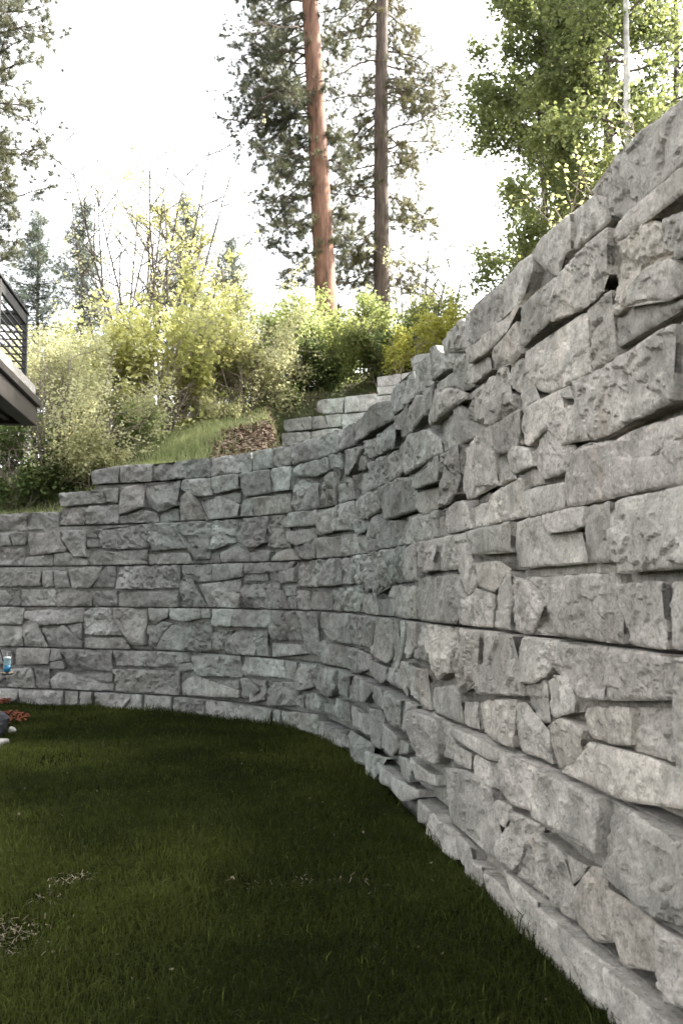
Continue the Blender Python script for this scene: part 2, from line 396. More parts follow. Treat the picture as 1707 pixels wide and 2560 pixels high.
-12:5906,2755 6063,2757 6083,2643 5905,2643
7:13974,515 14232,509 14188,435 13926,385
-12:7599,2183 7754,2185 7796,2042 7593,2042
10:7531,1427 7702,1427 7704,1298 7533,1286
10:9717,423 9918,463 9885,298 9718,304
19:5385,2561 5526,2564 5596,2440 5388,2441
-12:8644,1153 8945,1162 8679,1008
19:10252,3230 10447,3230 10488,3070 10290,3063
14:17286,2307 17395,2323 17523,2309 17408,2305'''
UPPER_STONES = '''7:2057,4912 2826,4862 2868,4488 2084,4536
7:2860,4866 3573,4854 3592,4521 2885,4487
7:2074,5191 2858,5172 2858,4906 2165,4932 2086,5016
14:2885,5167 3178,5149 3312,4894 2885,4901
7:3220,5150 3656,5130 3670,4881 3320,4894
7:2945,5444 3079,5492 3736,5451 3688,5146 3184,5180 2975,5244
14:3761,5454 4545,5414 4561,5090 3730,5140
7:3673,5122 4554,5072 4570,4745 3693,4764
7:4514,5744 5081,5731 5082,5515 4530,5547
14:4539,5539 5090,5508 5097,5353 4562,5387
7:4555,5365 5090,5331 5104,5025 4585,5064
7:5102,5728 5428,5721 5444,5345 5113,5352
14:5307,5969 5452,6024 5856,6027 5869,5690 5346,5744'''
rng = np.random.default_rng(7)
random.seed(7)

# ------------------------------------------------------------------ helpers
def tag(o, label=None, cat=None, group=None, kind=None):
    if label: o['label'] = label
    if cat: o['category'] = cat
    if group: o['group'] = group
    if kind: o['kind'] = kind
    return o

def empty(name, loc, label=None, cat=None, group=None, kind=None):
    o = bpy.data.objects.new(name, None)
    o.location = loc
    o.empty_display_size = 0.2
    col.objects.link(o)
    return tag(o, label, cat, group, kind)

def mesh_np(name, verts, faces, mats=None, smooth=False, mat_idx=None, tint=None):
    """mesh from a vertex array and one or several face arrays (N,k)"""
    me = bpy.data.meshes.new(name)
    verts = np.asarray(verts, np.float32)
    if not isinstance(faces, (list, tuple)): faces = [faces]
    faces = [np.asarray(f, np.int32) for f in faces if len(f)]
    nl = sum(f.size for f in faces); nf = sum(len(f) for f in faces)
    me.vertices.add(len(verts)); me.vertices.foreach_set('co', verts.ravel())
    me.loops.add(nl); me.loops.foreach_set('vertex_index', np.concatenate([f.ravel() for f in faces]))
    me.polygons.add(nf)
    st, tot, p = [], [], 0
    for f in faces:
        k = f.shape[1]
        st.append(p + np.arange(len(f)) * k); tot.append(np.full(len(f), k)); p += f.size
    me.polygons.foreach_set('loop_start', np.concatenate(st).astype(np.int32))
    if mat_idx is not None: me.polygons.foreach_set('material_index', np.asarray(mat_idx, np.int32))
    me.polygons.foreach_set('use_smooth', np.full(nf, bool(smooth)))
    for m in (mats or []): me.materials.append(m)
    if tint is not None:
        a = me.attributes.new('tint', 'FLOAT', 'FACE'); a.data.foreach_set('value', np.asarray(tint, np.float32))
    me.update(calc_edges=True)
    me.validate()
    return me

def obj(name, me, parent=None, loc=(0, 0, 0), **kw):
    o = bpy.data.objects.new(name, me)
    col.objects.link(o)
    o.location = loc
    if parent: o.parent = parent
    return tag(o, **kw)

class Geo:
    """collects boxes, tubes and lathes into one mesh"""
    def __init__(s): s.v = []; s.q = []; s.t = []
    def n(s): return len(s.v)
    def box(s, c, size, rz=0.0, bev=0.0):
        hx, hy, hz = [k / 2 for k in size]; b = s.n()
        cr, sr = math.cos(rz), math.sin(rz)
        bv = min(bev, hx * .9, hy * .9, hz * .9)
        if bv <= 0:
            pts = [(-hx, -hy, -hz), (hx, -hy, -hz), (hx, hy, -hz), (-hx, hy, -hz), (-hx, -hy, hz), (hx, -hy, hz), (hx, hy, hz), (-hx, hy, hz)]
            fs = [(0, 3, 2, 1), (4, 5, 6, 7), (0, 1, 5, 4), (1, 2, 6, 5), (2, 3, 7, 6), (3, 0, 4, 7)]
        else:
            pts, fs = [], []
            rings = [(-hz, bv), (-hz + bv, 0), (hz - bv, 0), (hz, bv)]
            for z, i in rings:
                x, y = hx - i, hy - i; k = bv
                pts += [(-x, -y + k, z), (-x + k, -y, z), (x - k, -y, z), (x, -y + k, z), (x, y - k, z), (x - k, y, z), (-x + k, y, z), (-x, y - k, z)]
            for r in range(3):
                for i in range(8):
                    a = r * 8 + i; d = r * 8 + (i + 1) % 8
                    fs.append((a, d, d + 8, a + 8))
            for off, rev in ((0, True), (24, False)):
                for f in ((0, 1, 2, 3), (0, 3, 4, 7), (4, 5, 6, 7)):
                    f = tuple(off + i for i in f); fs.append(f[::-1] if rev else f)
        for x, y, z in pts: s.v.append((c[0] + x * cr - y * sr, c[1] + x * sr + y * cr, c[2] + z))
        for f in fs: s.q.append(tuple(b + i for i in f))
    def tube(s, pts, rad, seg=6, cap=True):
        pts = [Vector(p) for p in pts]
        if not hasattr(rad, '__len__'): rad = [rad] * len(pts)
        b = s.n(); up = None
        for i, p in enumerate(pts):
            d = (pts[min(i + 1, len(pts) - 1)] - pts[max(i - 1, 0)])
            if d.length < 1e-9: d = Vector((0, 0, 1))
            d.normalize()
            if up is None: up = d.orthogonal().normalized()
            else: up = (up - d * up.dot(d)); up = up.normalized() if up.length > 1e-6 else d.orthogonal().normalized()
            w = d.cross(up)
            for k in range(seg):
                a = 2 * math.pi * k / seg
                s.v.append(tuple(p + (up * math.cos(a) + w * math.sin(a)) * rad[i]))
        for i in range(len(pts) - 1):
            for k in range(seg):
                a = b + i * seg + k; d = b + i * seg + (k + 1) % seg
                s.q.append((a, d, d + seg, a + seg))
        if cap:
            for base, rev in ((b, True), (b + (len(pts) - 1) * seg, False)):
                for k in range(1, seg - 1):
                    f = (base, base + k, base + k + 1); s.t.append(f[::-1] if rev else f)
    def lathe(s, c, prof, seg=16):
        b = s.n()
        for r, z in prof:
            for k in range(seg):
                a = 2 * math.pi * k / seg
                s.v.append((c[0] + r * math.cos(a), c[1] + r * math.sin(a), c[2] + z))
        for i in range(len(prof) - 1):
            for k in range(seg):
                a = b + i * seg + k; d = b + i * seg + (k + 1) % seg
                s.q.append((a, d, d + seg, a + seg))
    def build(s, name, mat, parent=None, smooth=False, **kw):
        fs = [np.array(s.q, np.int32).reshape(-1, 4), np.array(s.t, np.int32).reshape(-1, 3)]
        me = mesh_np(name, np.array(s.v, np.float32), fs, [mat], smooth)
        if parent:
            me.transform(Matrix.Translation(-Vector(world_loc(parent))))
        return obj(name, me, parent, **kw)

def world_loc(o):
    p = Vector(o.location)
    while o.parent: o = o.parent; p += Vector(o.location)
    return p

# numpy noise -------------------------------------------------------------
_perm = np.random.default_rng(3).random((256, 256)).astype(np.float64) * 2 - 1
def vnoise(x, y):
    xi = np.floor(x).astype(int); yi = np.floor(y).astype(int)
    fx = x - xi; fy = y - yi
    fx = fx * fx * fx * (fx * (fx * 6 - 15) + 10); fy = fy * fy * fy * (fy * (fy * 6 - 15) + 10)
    a = _perm[xi & 255, yi & 255]; b = _perm[(xi + 1) & 255, yi & 255]
    c = _perm[xi & 255, (yi + 1) & 255]; d = _perm[(xi + 1) & 255, (yi + 1) & 255]
    return (a + (b - a) * fx) + ((c + (d - c) * fx) - (a + (b - a) * fx)) * fy
def fbm(x, y, o=4, g=.5):
    s = 0; amp = 1.0; tot = 0
    for i in range(o):
        s = s + vnoise(x * 2 ** i + 17.3 * i, y * 2 ** i + 9.1 * i) * amp; tot += amp; amp *= g
    return s / tot
def smooth01(t):
    t = np.clip(t, 0, 1); return t * t * (3 - 2 * t)

# materials ---------------------------------------------------------------
def new_mat(name):
    m = bpy.data.materials.new(name); m.use_nodes = True
    nt = m.node_tree
    b = nt.nodes['Principled BSDF']
    return m, nt, b
def N(nt, t, **kw):
    n = nt.nodes.new(t)
    for k, v in kw.items():
        if k in n.inputs: n.inputs[k].default_value = v
        else: setattr(n, k, v)
    return n
def ramp(nt, fac, stops):
    n = nt.nodes.new('ShaderNodeValToRGB')
    e = n.color_ramp.elements
    while len(e) < len(stops): e.new(0.5)
    for i, (p, c) in enumerate(stops):
        e[i].position = p; e[i].color = (*c, 1) if len(c) == 3 else c
    nt.links.new(fac, n.inputs[0]); return n.outputs[0]
def mix(nt, fac, a, b, blend='MIX'):
    n = nt.nodes.new('ShaderNodeMix'); n.data_type = 'RGBA'; n.blend_type = blend
    for i, v in ((0, fac), (6, a), (7, b)):
        if hasattr(v, 'is_linked') or hasattr(v, 'links'): nt.links.new(v, n.inputs[i])
        elif i == 0: n.inputs[0].default_value = v
        else: n.inputs[i].default_value = (*v, 1)
    return n.outputs[2]
def simple_mat(name, c, rough=.6, metal=0.0, var=.25, scale=8.0, bump=0.0):
    m, nt, b = new_mat(name)
    geo = N(nt, 'ShaderNodeNewGeometry')
    no = N(nt, 'ShaderNodeTexNoise', Scale=scale, Detail=6.0)
    nt.links.new(geo.outputs['Position'], no.inputs['Vector'])
    cc = ramp(nt, no.outputs[0], [(.3, tuple(k * (1 - var) for k in c)), (.7, tuple(min(1, k * (1 + var)) for k in c))])
    nt.links.new(cc, b.inputs['Base Color'])
    b.inputs['Roughness'].default_value = rough; b.inputs['Metallic'].default_value = metal
    if bump:
        bp = N(nt, 'ShaderNodeBump', Strength=bump, Distance=.01)
        nt.links.new(no.outputs[0], bp.inputs['Height']); nt.links.new(bp.outputs[0], b.inputs['Normal'])
    return m

def stone_material(name, dark=1.0, mottle=.4):
    m, nt, b = new_mat(name)
    geo = N(nt, 'ShaderNodeNewGeometry'); P = geo.outputs['Position']
    info = N(nt, 'ShaderNodeObjectInfo')
    n1 = N(nt, 'ShaderNodeTexNoise', Scale=2.2, Detail=8.0, Roughness=.62)
    n2 = N(nt, 'ShaderNodeTexNoise', Scale=16.0, Detail=8.0, Roughness=.7)
    n3 = N(nt, 'ShaderNodeTexNoise', Scale=70.0, Detail=5.0, Roughness=.7)
    for n in (n1, n2, n3): nt.links.new(P, n.inputs['Vector'])
    base = ramp(nt, n1.outputs[0], [(.28, (.19, .182, .17)), (.5, (.30, .29, .275)), (.72, (.43, .415, .395))])
    # slabs differ a little in tone
    tone = N(nt, 'ShaderNodeMapRange'); nt.links.new(info.outputs['Random'], tone.inputs[0])
    tone.inputs[3].default_value = .76; tone.inputs[4].default_value = 1.18
    tc = N(nt, 'ShaderNodeCombineColor'); [nt.links.new(tone.outputs[0], tc.inputs[i]) for i in range(3)]
    c = mix(nt, 1.0, base, tc.outputs[0], 'MULTIPLY')
    hue = N(nt, 'ShaderNodeMath', operation='FRACT'); hm = N(nt, 'ShaderNodeMath', operation='MULTIPLY'); hm.inputs[1].default_value = 37.3
    nt.links.new(info.outputs['Random'], hm.inputs[0]); nt.links.new(hm.outputs[0], hue.inputs[0])
    c = mix(nt, 1.0, c, ramp(nt, hue.outputs[0], [(0.0, (1.025, 1.0, .965)), (.35, (1.0, 1.0, 1.0)), (.7, (.985, 1.0, .985)), (1.0, (1.012, .995, 1.0))]), 'MULTIPLY')
    # blue-green dye blotches, strongest in the bend of the wall
    sx = N(nt, 'ShaderNodeSeparateXYZ'); nt.links.new(P, sx.inputs[0])
    gx = N(nt, 'ShaderNodeMapRange'); nt.links.new(sx.outputs[1], gx.inputs[0])
    gx.inputs[1].default_value = 5.0; gx.inputs[2].default_value = 9.5; gx.interpolation_type = 'SMOOTHSTEP'
    gx2 = N(nt, 'ShaderNodeMapRange'); nt.links.new(sx.outputs[0], gx2.inputs[0])
    gx2.inputs[1].default_value = -4.6; gx2.inputs[2].default_value = -1.4; gx2.interpolation_type = 'SMOOTHSTEP'
    nb = N(nt, 'ShaderNodeTexNoise', Scale=1.1, Detail=5.0, Roughness=.6); nt.links.new(P, nb.inputs['Vector'])
    nbr = N(nt, 'ShaderNodeMapRange'); nt.links.new(nb.outputs[0], nbr.inputs[0])
    nbr.inputs[1].default_value = .36; nbr.inputs[2].default_value = .62
    m1 = N(nt, 'ShaderNodeMath', operation='MULTIPLY'); nt.links.new(gx.outputs[0], m1.inputs[0]); nt.links.new(gx2.outputs[0], m1.inputs[1])
    m2 = N(nt, 'ShaderNodeMath', operation='MULTIPLY'); nt.links.new(m1.outputs[0], m2.inputs[0]); nt.links.new(nbr.outputs[0], m2.inputs[1])
    m3 = N(nt, 'ShaderNodeMath', operation='MULTIPLY'); nt.links.new(m2.outputs[0], m3.inputs[0]); m3.inputs[1].default_value = .65
    c = mix(nt, m3.outputs[0], c, (.84, 1.0, .96), 'MULTIPLY')
    # grain: dark pits, pale crystals
    g2 = ramp(nt, n2.outputs[0], [(.3, (.45, .44, .41)), (.46, (.96, .96, .95)), (.7, (1.35, 1.34, 1.32))])
    c = mix(nt, .75, c, g2, 'MULTIPLY')
    g3 = ramp(nt, n3.outputs[0], [(.33, (.38, .36, .33)), (.45, (.98, .98, .97)), (.7, (1.38, 1.38, 1.36))])
    c = mix(nt, .6, c, g3, 'MULTIPLY')
    # rusty and tan stains running down in streaks
    mp = N(nt, 'ShaderNodeMapping'); mp.inputs['Scale'].default_value = (6, 6, 1.1); nt.links.new(P, mp.inputs[0])
    ns = N(nt, 'ShaderNodeTexNoise', Scale=1.0, Detail=6.0, Roughness=.65); nt.links.new(mp.outputs[0], ns.inputs['Vector'])
    sr = N(nt, 'ShaderNodeMapRange'); nt.links.new(ns.outputs[0], sr.inputs[0]); sr.inputs[1].default_value = .6; sr.inputs[2].default_value = .82
    sr.inputs[4].default_value = .5
    c = mix(nt, sr.outputs[0], c, (.33, .27, .2))
    sr2 = N(nt, 'ShaderNodeMapRange'); nt.links.new(ns.outputs[0], sr2.inputs[0]); sr2.inputs[1].default_value = .42; sr2.inputs[2].default_value = .2
    sr2.inputs[4].default_value = .5
    c = mix(nt, sr2.outputs[0], c, (.14, .132, .12))
    # brighter skylight on the near wall is painted in as a warmer, paler tone
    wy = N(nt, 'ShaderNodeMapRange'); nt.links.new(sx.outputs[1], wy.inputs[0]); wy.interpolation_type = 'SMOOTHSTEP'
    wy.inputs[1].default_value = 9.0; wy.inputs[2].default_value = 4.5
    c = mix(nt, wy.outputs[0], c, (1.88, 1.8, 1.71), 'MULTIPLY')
    nm = N(nt, 'ShaderNodeTexNoise', Scale=4.5, Detail=7.0, Roughness=.68); nt.links.new(P, nm.inputs['Vector'])
    mm = N(nt, 'ShaderNodeMapRange'); nt.links.new(nm.outputs[0], mm.inputs[0]); mm.inputs[1].default_value = .5; mm.inputs[2].default_value = .64; mm.inputs[4].default_value = mottle
    c = mix(nt, mm.outputs[0], c, (.15, .15, .122))
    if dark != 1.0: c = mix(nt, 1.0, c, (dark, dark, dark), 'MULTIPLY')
    nt.links.new(c, b.inputs['Base Color'])
    b.inputs['Roughness'].default_value = .92
    b.inputs['Specular IOR Level'].default_value = .25
    mr = N(nt, 'ShaderNodeMapping'); mr.inputs['Scale'].default_value = (1, 1, 1.9); nt.links.new(P, mr.inputs[0])
    rid = N(nt, 'ShaderNodeTexNoise', Scale=6.5, Detail=7.0, Roughness=.6); rid.noise_type = 'RIDGED_MULTIFRACTAL'; nt.links.new(mr.outputs[0], rid.inputs['Vector'])
    b0 = N(nt, 'ShaderNodeBump', Strength=.8, Distance=.02); nt.links.new(rid.outputs[0], b0.inputs['Height'])
    vor = N(nt, 'ShaderNodeTexVoronoi', Scale=9.0, feature='DISTANCE_TO_EDGE')
    wob = N(nt, 'ShaderNodeVectorMath', operation='MULTIPLY_ADD'); nt.links.new(n2.outputs['Color'], wob.inputs[0]); wob.inputs[1].default_value = (.14, .14, .14); nt.links.new(P, wob.inputs[2])
    nt.links.new(wob.outputs[0], vor.inputs['Vector'])
    vr = N(nt, 'ShaderNodeMapRange'); nt.links.new(vor.outputs['Distance'], vr.inputs[0]); vr.inputs[2].default_value = .03
    b1 = N(nt, 'ShaderNodeBump', Strength=1.0, Distance=.05); nt.links.new(n2.outputs[0], b1.inputs['Height']); nt.links.new(b0.outputs[0], b1.inputs['Normal'])
    b2 = N(nt, 'ShaderNodeBump', Strength=1.0, Distance=.016); nt.links.new(n3.outputs[0], b2.inputs['Height']); nt.links.new(b1.outputs[0], b2.inputs['Normal'])
    b3 = N(nt, 'ShaderNodeBump', Strength=.35, Distance=.006); nt.links.new(vr.outputs[0], b3.inputs['Height']); nt.links.new(b2.outputs[0], b3.inputs['Normal'])
    nt.links.new(b3.outputs[0], b.inputs['Normal'])
    return m

# ------------------------------------------------------------------ wall surfaces
class WallLine:
    """plan line of a retaining wall (left to right), leaning back with height"""
    def __init__(s, txt, batter=.067):
        s.c = np.array([[float(k) for k in p.split(',')] for p in txt.split()])
        s.u = np.r_[0, np.cumsum(np.linalg.norm(np.diff(s.c, axis=0), axis=1))]
        t = np.gradient(s.c, axis=0); t /= np.linalg.norm(t, axis=1)[:, None]
        s.n = np.stack([t[:, 1], -t[:, 0]], -1); s.b = batter
    def mid(s, z): return z
    def flat(s, u, z, d):
        u = np.asarray(u, float); z = np.asarray(z, float)
        x = np.interp(u, s.u, s.c[:, 0]); y = np.interp(u, s.u, s.c[:, 1])
        return np.stack([x + np.interp(u, s.u, s.n[:, 0]) * d, y + np.interp(u, s.u, s.n[:, 1]) * d, z + 0 * u], -1)
    def at(s, u, z, d):
        u = np.asarray(u, float); z = np.asarray(z, float)
        x = np.interp(u, s.u, s.c[:, 0]); y = np.interp(u, s.u, s.c[:, 1])
        nx = np.interp(u, s.u, s.n[:, 0]); ny = np.interp(u, s.u, s.n[:, 1])
        o = d - s.b * (z - 1.65)
        return np.stack([x + nx * o, y + ny * o, z + 0 * u], -1)
def course_mid(z):        # every course is set back a little behind the one below
    i = np.floor((z - .232) / .601)
    return np.where(i < 0, -.07, np.where(z > 3.237, 3.385, .5325 + .601 * i))
MAIN = WallLine(MAIN_CURVE)
MAIN.mid = course_mid
UPPER = WallLine(UPPER_CURVE)

def read_stones(txt):
    out = []
    for ln in txt.split('\n'):
        d, p = ln.split(':')
        out.append((float(d) * .001, np.array([[float(k) * .001 for k in q.split(',')] for q in p.split()])))
    return out

def seg_dist(P, poly):
    A = poly; B = np.roll(poly, -1, 0); D = B - A
    L2 = (D ** 2).sum(1) + 1e-12
    t = np.clip(((P[:, None] - A) * D).sum(-1) / L2, 0, 1)
    q = A + t[..., None] * D
    return np.sqrt(((P[:, None] - q) ** 2).sum(-1)).min(1)
def inside(P, poly):
    x, y = P[:, 0:1], P[:, 1:2]
    x1, y1 = poly[:, 0], poly[:, 1]; x2, y2 = np.roll(x1, -1), np.roll(y1, -1)
    c = ((y1 > y) != (y2 > y)) & (x < (x2 - x1) * (y - y1) / (y2 - y1 + 1e-12) + x1)
    return c.sum(1) % 2 == 1

def stone_shape(S, d, poly, back=-.11, rough=1.0, gap=.002):
    """split-face stone: outline on the wall surface, chiselled front, sides running back into the wall"""
    r = np.random.default_rng(int(abs(poly[:, 0].sum() * 1000 + poly[:, 1].sum() * 333)) % 2 ** 31)
    a = (poly[:, 0] * np.roll(poly[:, 1], -1) - np.roll(poly[:, 0], -1) * poly[:, 1]).sum()
    if a < 0: poly = poly[::-1]
    cen = poly.mean(0)
    dist = np.linalg.norm(S.at(cen[0], cen[1], 0) - np.array([0, 0, EYE]))
    d = d + r.normal(0, .004)
    lean = -S.b * (float(S.mid(cen[1])) - 1.65)
    dist = np.linalg.norm(S.at(cen[0], cen[1], 0) - np.array([0, 0, EYE]))
    res = min(max(.0105, .0027 * dist), .036)
    # outline
    A = poly; B = np.roll(poly, -1, 0); pts = []; nor = []
    for p, q in zip(A, B):
        L = np.linalg.norm(q - p); k = max(1, int(round(L / (res * 1.35))))
        e = (q - p) / (L + 1e-9)
        for i in range(k): pts.append(p + (q - p) * i / k); nor.append((-e[1], e[0]))
    pts = np.array(pts); nor = np.array(nor)
    for _ in range(1):
        pts = pts * .8 + (np.roll(pts, 1, 0) + np.roll(pts, -1, 0)) * .1
        nor = nor * .5 + (np.roll(nor, 1, 0) + np.roll(nor, -1, 0)) * .25
    nor /= np.linalg.norm(nor, axis=1)[:, None] + 1e-9
    ex = r.random() * 90
    wob = fbm(pts[:, 0] * 9 + ex, pts[:, 1] * 9, 3, .6)
    pts = pts + nor * (gap + .006 * rough * wob)[:, None]
    mn, mx = pts.min(0), pts.max(0); size = min(mx - mn)
    nb = len(pts)
    # interior points
    gx = np.arange(mn[0], mx[0] + res, res); gy = np.arange(mn[1], mx[1] + res, res * .87)
    G = np.array([(x + (res / 2 if j % 2 else 0), y) for j, y in enumerate(gy) for x in gx])
    G += (r.random(G.shape) - .5) * res * .4
    G = G[inside(G, pts)]
    if len(G): G = G[seg_dist(G, pts) > res * .55]
    ring = pts + nor * min(.012, res * .5)
    ring = ring[inside(ring, pts)] if nb > 6 else ring[:0]
    if len(ring):
        dr = seg_dist(ring, pts); ring = ring[dr > min(.012, res * .5) * .6]
    allp = np.concatenate([pts, ring, G]) if len(G) else np.concatenate([pts, ring])
    vv, ee, ff, ov, oe, of = delaunay_2d_cdt([Vector(p) for p in allp], [], [list(range(nb))], 1, 1e-5, True)
    V = np.array([tuple(p) for p in vv]); T = [f for f in ff]
    if not T: return None
    T = np.array([t[:3] for t in T if len(t) == 3], np.int32)
    e = seg_dist(V, pts)
    q = V - cen
    k = np.clip(size / .3, .3, 1.3) * rough
    # chiselled planes
    h = np.full(len(V), 9.0)
    for i in range(r.integers(2, 5)):
        ang = r.random() * 6.283; g = r.random() * (.11 if dist < 9 else .24)
        h = np.minimum(h, r.random() * .02 * k + g * k * (q[:, 0] * math.cos(ang) + q[:, 1] * math.sin(ang) * 1.2))
    h -= h.mean(); h = np.clip(h, -.06, .04)
    # broken layers: a few sharp little steps wandering over the face
    ang = r.normal(0, .5); c, s_ = math.cos(ang), math.sin(ang)
    X = q[:, 0] * c + q[:, 1] * s_; Y = -q[:, 0] * s_ + q[:, 1] * c
    fs = 1.0 if dist > 9 else .72
    f = fbm(X * 3.0 * fs + ex, Y * 5.5 * fs + 31, 5, .55) * r.uniform(2.4, 4.6)
    st = np.floor(f) + smooth01((f - np.floor(f) - .46) / .06)
    h += (st - st.mean()) * (.016 if dist > 9 else .015) * k * r.uniform(.6, 1.4)
    if r.random() < (.22 if dist < 10 else .4):      # some faces are badly shattered
        f2 = np.abs(fbm(X * 7 + ex, Y * 9 + 5, 4, .6))
        h -= (np.clip(.25 - f2, 0, .25) / .25) * (.03 if dist > 9 else .014) * k
    h += fbm(V[:, 0] * 13 + ex, V[:, 1] * 15, 4, .65) * .0075 * rough * (1 + .6 * (dist > 10))
    h -= np.abs(fbm(V[:, 0] * 4 + ex, V[:, 1] * 6 + 3, 2)) * (.006 if dist < 10 else .028) * rough
    # worn arris
    er = .008 + .006 * r.random() + .012 * (fbm(V[:, 0] * 6, V[:, 1] * 6 + ex, 2) + .3).clip(0)
    h -= (.010 * k + .003) * (1 - np.clip(e / er, 0, 1)) ** 2
    # big overhanging lumps taper towards their edge
    F = S.flat(V[:, 0], V[:, 1], lean)
    nx = np.interp(V[:, 0], S.u, S.n[:, 0]); ny = np.interp(V[:, 0], S.u, S.n[:, 1])
    D = d + h
    F = F + np.stack([nx * D, ny * D, 0 * D], -1)
    bl = V[:nb].copy()
    # intermediate ring keeps the sides rough
    def ringat(dep, inset, amp):
        p = V[:nb] + nor * inset if len(V) >= nb else V
        w = fbm(p[:, 0] * 12 + ex, p[:, 1] * 12 + dep * 60, 2) * amp
        Q = S.flat(p[:, 0], p[:, 1], lean); a_ = np.interp(p[:, 0], S.u, S.n[:, 0]); b_ = np.interp(p[:, 0], S.u, S.n[:, 1])
        return Q + np.stack([a_ * (dep + w), b_ * (dep + w), 0 * w], -1)
    R1 = ringat(d * .4 - .035, .004, .006); R2 = ringat(back, .006, 0)
    n0 = len(F); i = np.arange(nb); j = (i + 1) % nb
    quads = np.concatenate([np.stack([i, n0 + i, n0 + j, j], -1), np.stack([n0 + i, n0 + nb + i, n0 + nb + j, n0 + j], -1)])
    # make the front face look towards the viewer's side of the wall
    a3, b3, c3 = F[T[0][0]], F[T[0][1]], F[T[0][2]]
    nrm = np.cross(b3 - a3, c3 - a3)
    if nrm[0] * nx[0] + nrm[1] * ny[0] < 0: T = T[:, ::-1]
    return np.concatenate([F, R1, R2]), quads[:, ::-1], T

def curved_mesh(S, us, top, d0, d1, z0, lean=None):
    """solid strip along the wall line: front at d0, back at d1"""
    v = []; q = []
    for u, t in zip(us, top):
        for z, d in ((z0, d0), (t, d0), (t, d1), (z0, d1)): v.append(S.at(u, z, d) if lean is None else S.flat(u, z, d + lean))
    for i in range(len(us) - 1):
        for k in range(4):
            a = i * 4 + k; b = i * 4 + (k + 1) % 4
            q.append((a, b, b + 4, a + 4))
    q.append((0, 1, 2, 3)); n = (len(us) - 1) * 4; q.append((n + 3, n + 2, n + 1, n))
    return np.array(v), np.array(q, np.int32)

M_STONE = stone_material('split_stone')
M_BACK = stone_material('joint_shadow_concrete', .6)  # backing toned down to paint in the shadow between the stones

def wall_top(u):
    return np.interp(u, [0, 1.5, 1.5001, 3.0, 3.0001, 4.95, 4.9501, 5.4, 5.4001, 30], [1.95, 1.95, 2.25, 2.25, 2.85, 2.85, 3.14, 3.14, 3.47, 3.52])

M_COURSE = stone_material('shade_toned_joint_face', .8)  # darker copy of the stone colour, painting shade into the recessed joints
M_PALE_STONE = stone_material('pale_split_stone', 1.45, .25)

def build_wall(S, stones, root, n_own, u_rng, base_z, top_fn, extra, courses, MS=None, rough=1.0):
    MS = MS or M_STONE
    base = np.array(root.location)
    rest = []
    for i, (d, poly) in enumerate(stones):
        deep = poly[:, 1].max() > top_fn(poly[:, 0].mean()) - .08
        r = stone_shape(S, d, poly, back=-.36 if deep else -.16, rough=rough)
        if r is None: continue
        V, Q, T = r
        if i < n_own:
            c = V.mean(0)
            me = mesh_np('stone', V - c, [Q, T], [MS], True)
            me.set_sharp_from_angle(angle=R(38))
            obj('stone', me, root, c - base)
        else: rest.append((V, Q, T))
    for d, poly in extra:
        r = stone_shape(S, d, poly, back=-.3, rough=rough)
        if r: rest.append(r)
    if rest:
        n = 0; vs_, qs, ts = [], [], []
        for V, Q, T in rest: vs_.append(V); qs.append(Q + n); ts.append(T + n); n += len(V)
        me = mesh_np('small_stones', np.concatenate(vs_) - base, [np.concatenate(qs), np.concatenate(ts)], [MS], False)
        obj('small_stones', me, root, kind='stuff')
    us = np.arange(u_rng[0], u_rng[1] + .01, .15)
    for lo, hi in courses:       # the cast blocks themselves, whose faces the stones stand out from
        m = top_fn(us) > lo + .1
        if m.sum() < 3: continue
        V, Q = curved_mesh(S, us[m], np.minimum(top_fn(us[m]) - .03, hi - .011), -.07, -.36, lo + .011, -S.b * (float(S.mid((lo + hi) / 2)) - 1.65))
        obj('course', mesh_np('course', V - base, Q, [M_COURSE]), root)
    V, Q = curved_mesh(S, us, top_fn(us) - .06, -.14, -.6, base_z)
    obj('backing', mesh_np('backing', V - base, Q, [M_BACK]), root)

def coursed(u0, u1, z_lo, z_hi_fn, r, dmax=.03):
    """plain coursed stones for the stretches beyond the picture"""
    out = []; z = z_lo
    zs = [-.1, .23, .52, .83, 1.12, 1.43, 1.73, 2.03, 2.33, 2.64, 2.93, 3.23, 3.52]
    for a, b in zip(zs[:-1], zs[1:]):
        u = u0
        while u < u1 - .05:
            w = min(r.uniform(.3, .8), u1 - u)
            if b <= z_hi_fn(u + w / 2) + .06: out.append((r.uniform(0, dmax), np.array([(u, a), (u + w, a), (u + w, b), (u, b)])))
            u += w
    return out

main_stones = read_stones(MAIN_STONES)
wall = empty('retaining_wall', (0.0, 11.0, 0.0), 'tall curved grey retaining wall of split-face stones around the lawn', 'retaining wall')
ex = coursed(.2, 3.68, 0, wall_top, np.random.default_rng(4)) + coursed(18.62, 21.3, 0, wall_top, np.random.default_rng(5), .04)
build_wall(MAIN, main_stones, wall, 296, (.1, 21.4), -.3, wall_top, ex, [(-.35, .232)] + [(.232 + .601 * i, .833 + .601 * i) for i in range(5)] + [(3.237, 3.7)])

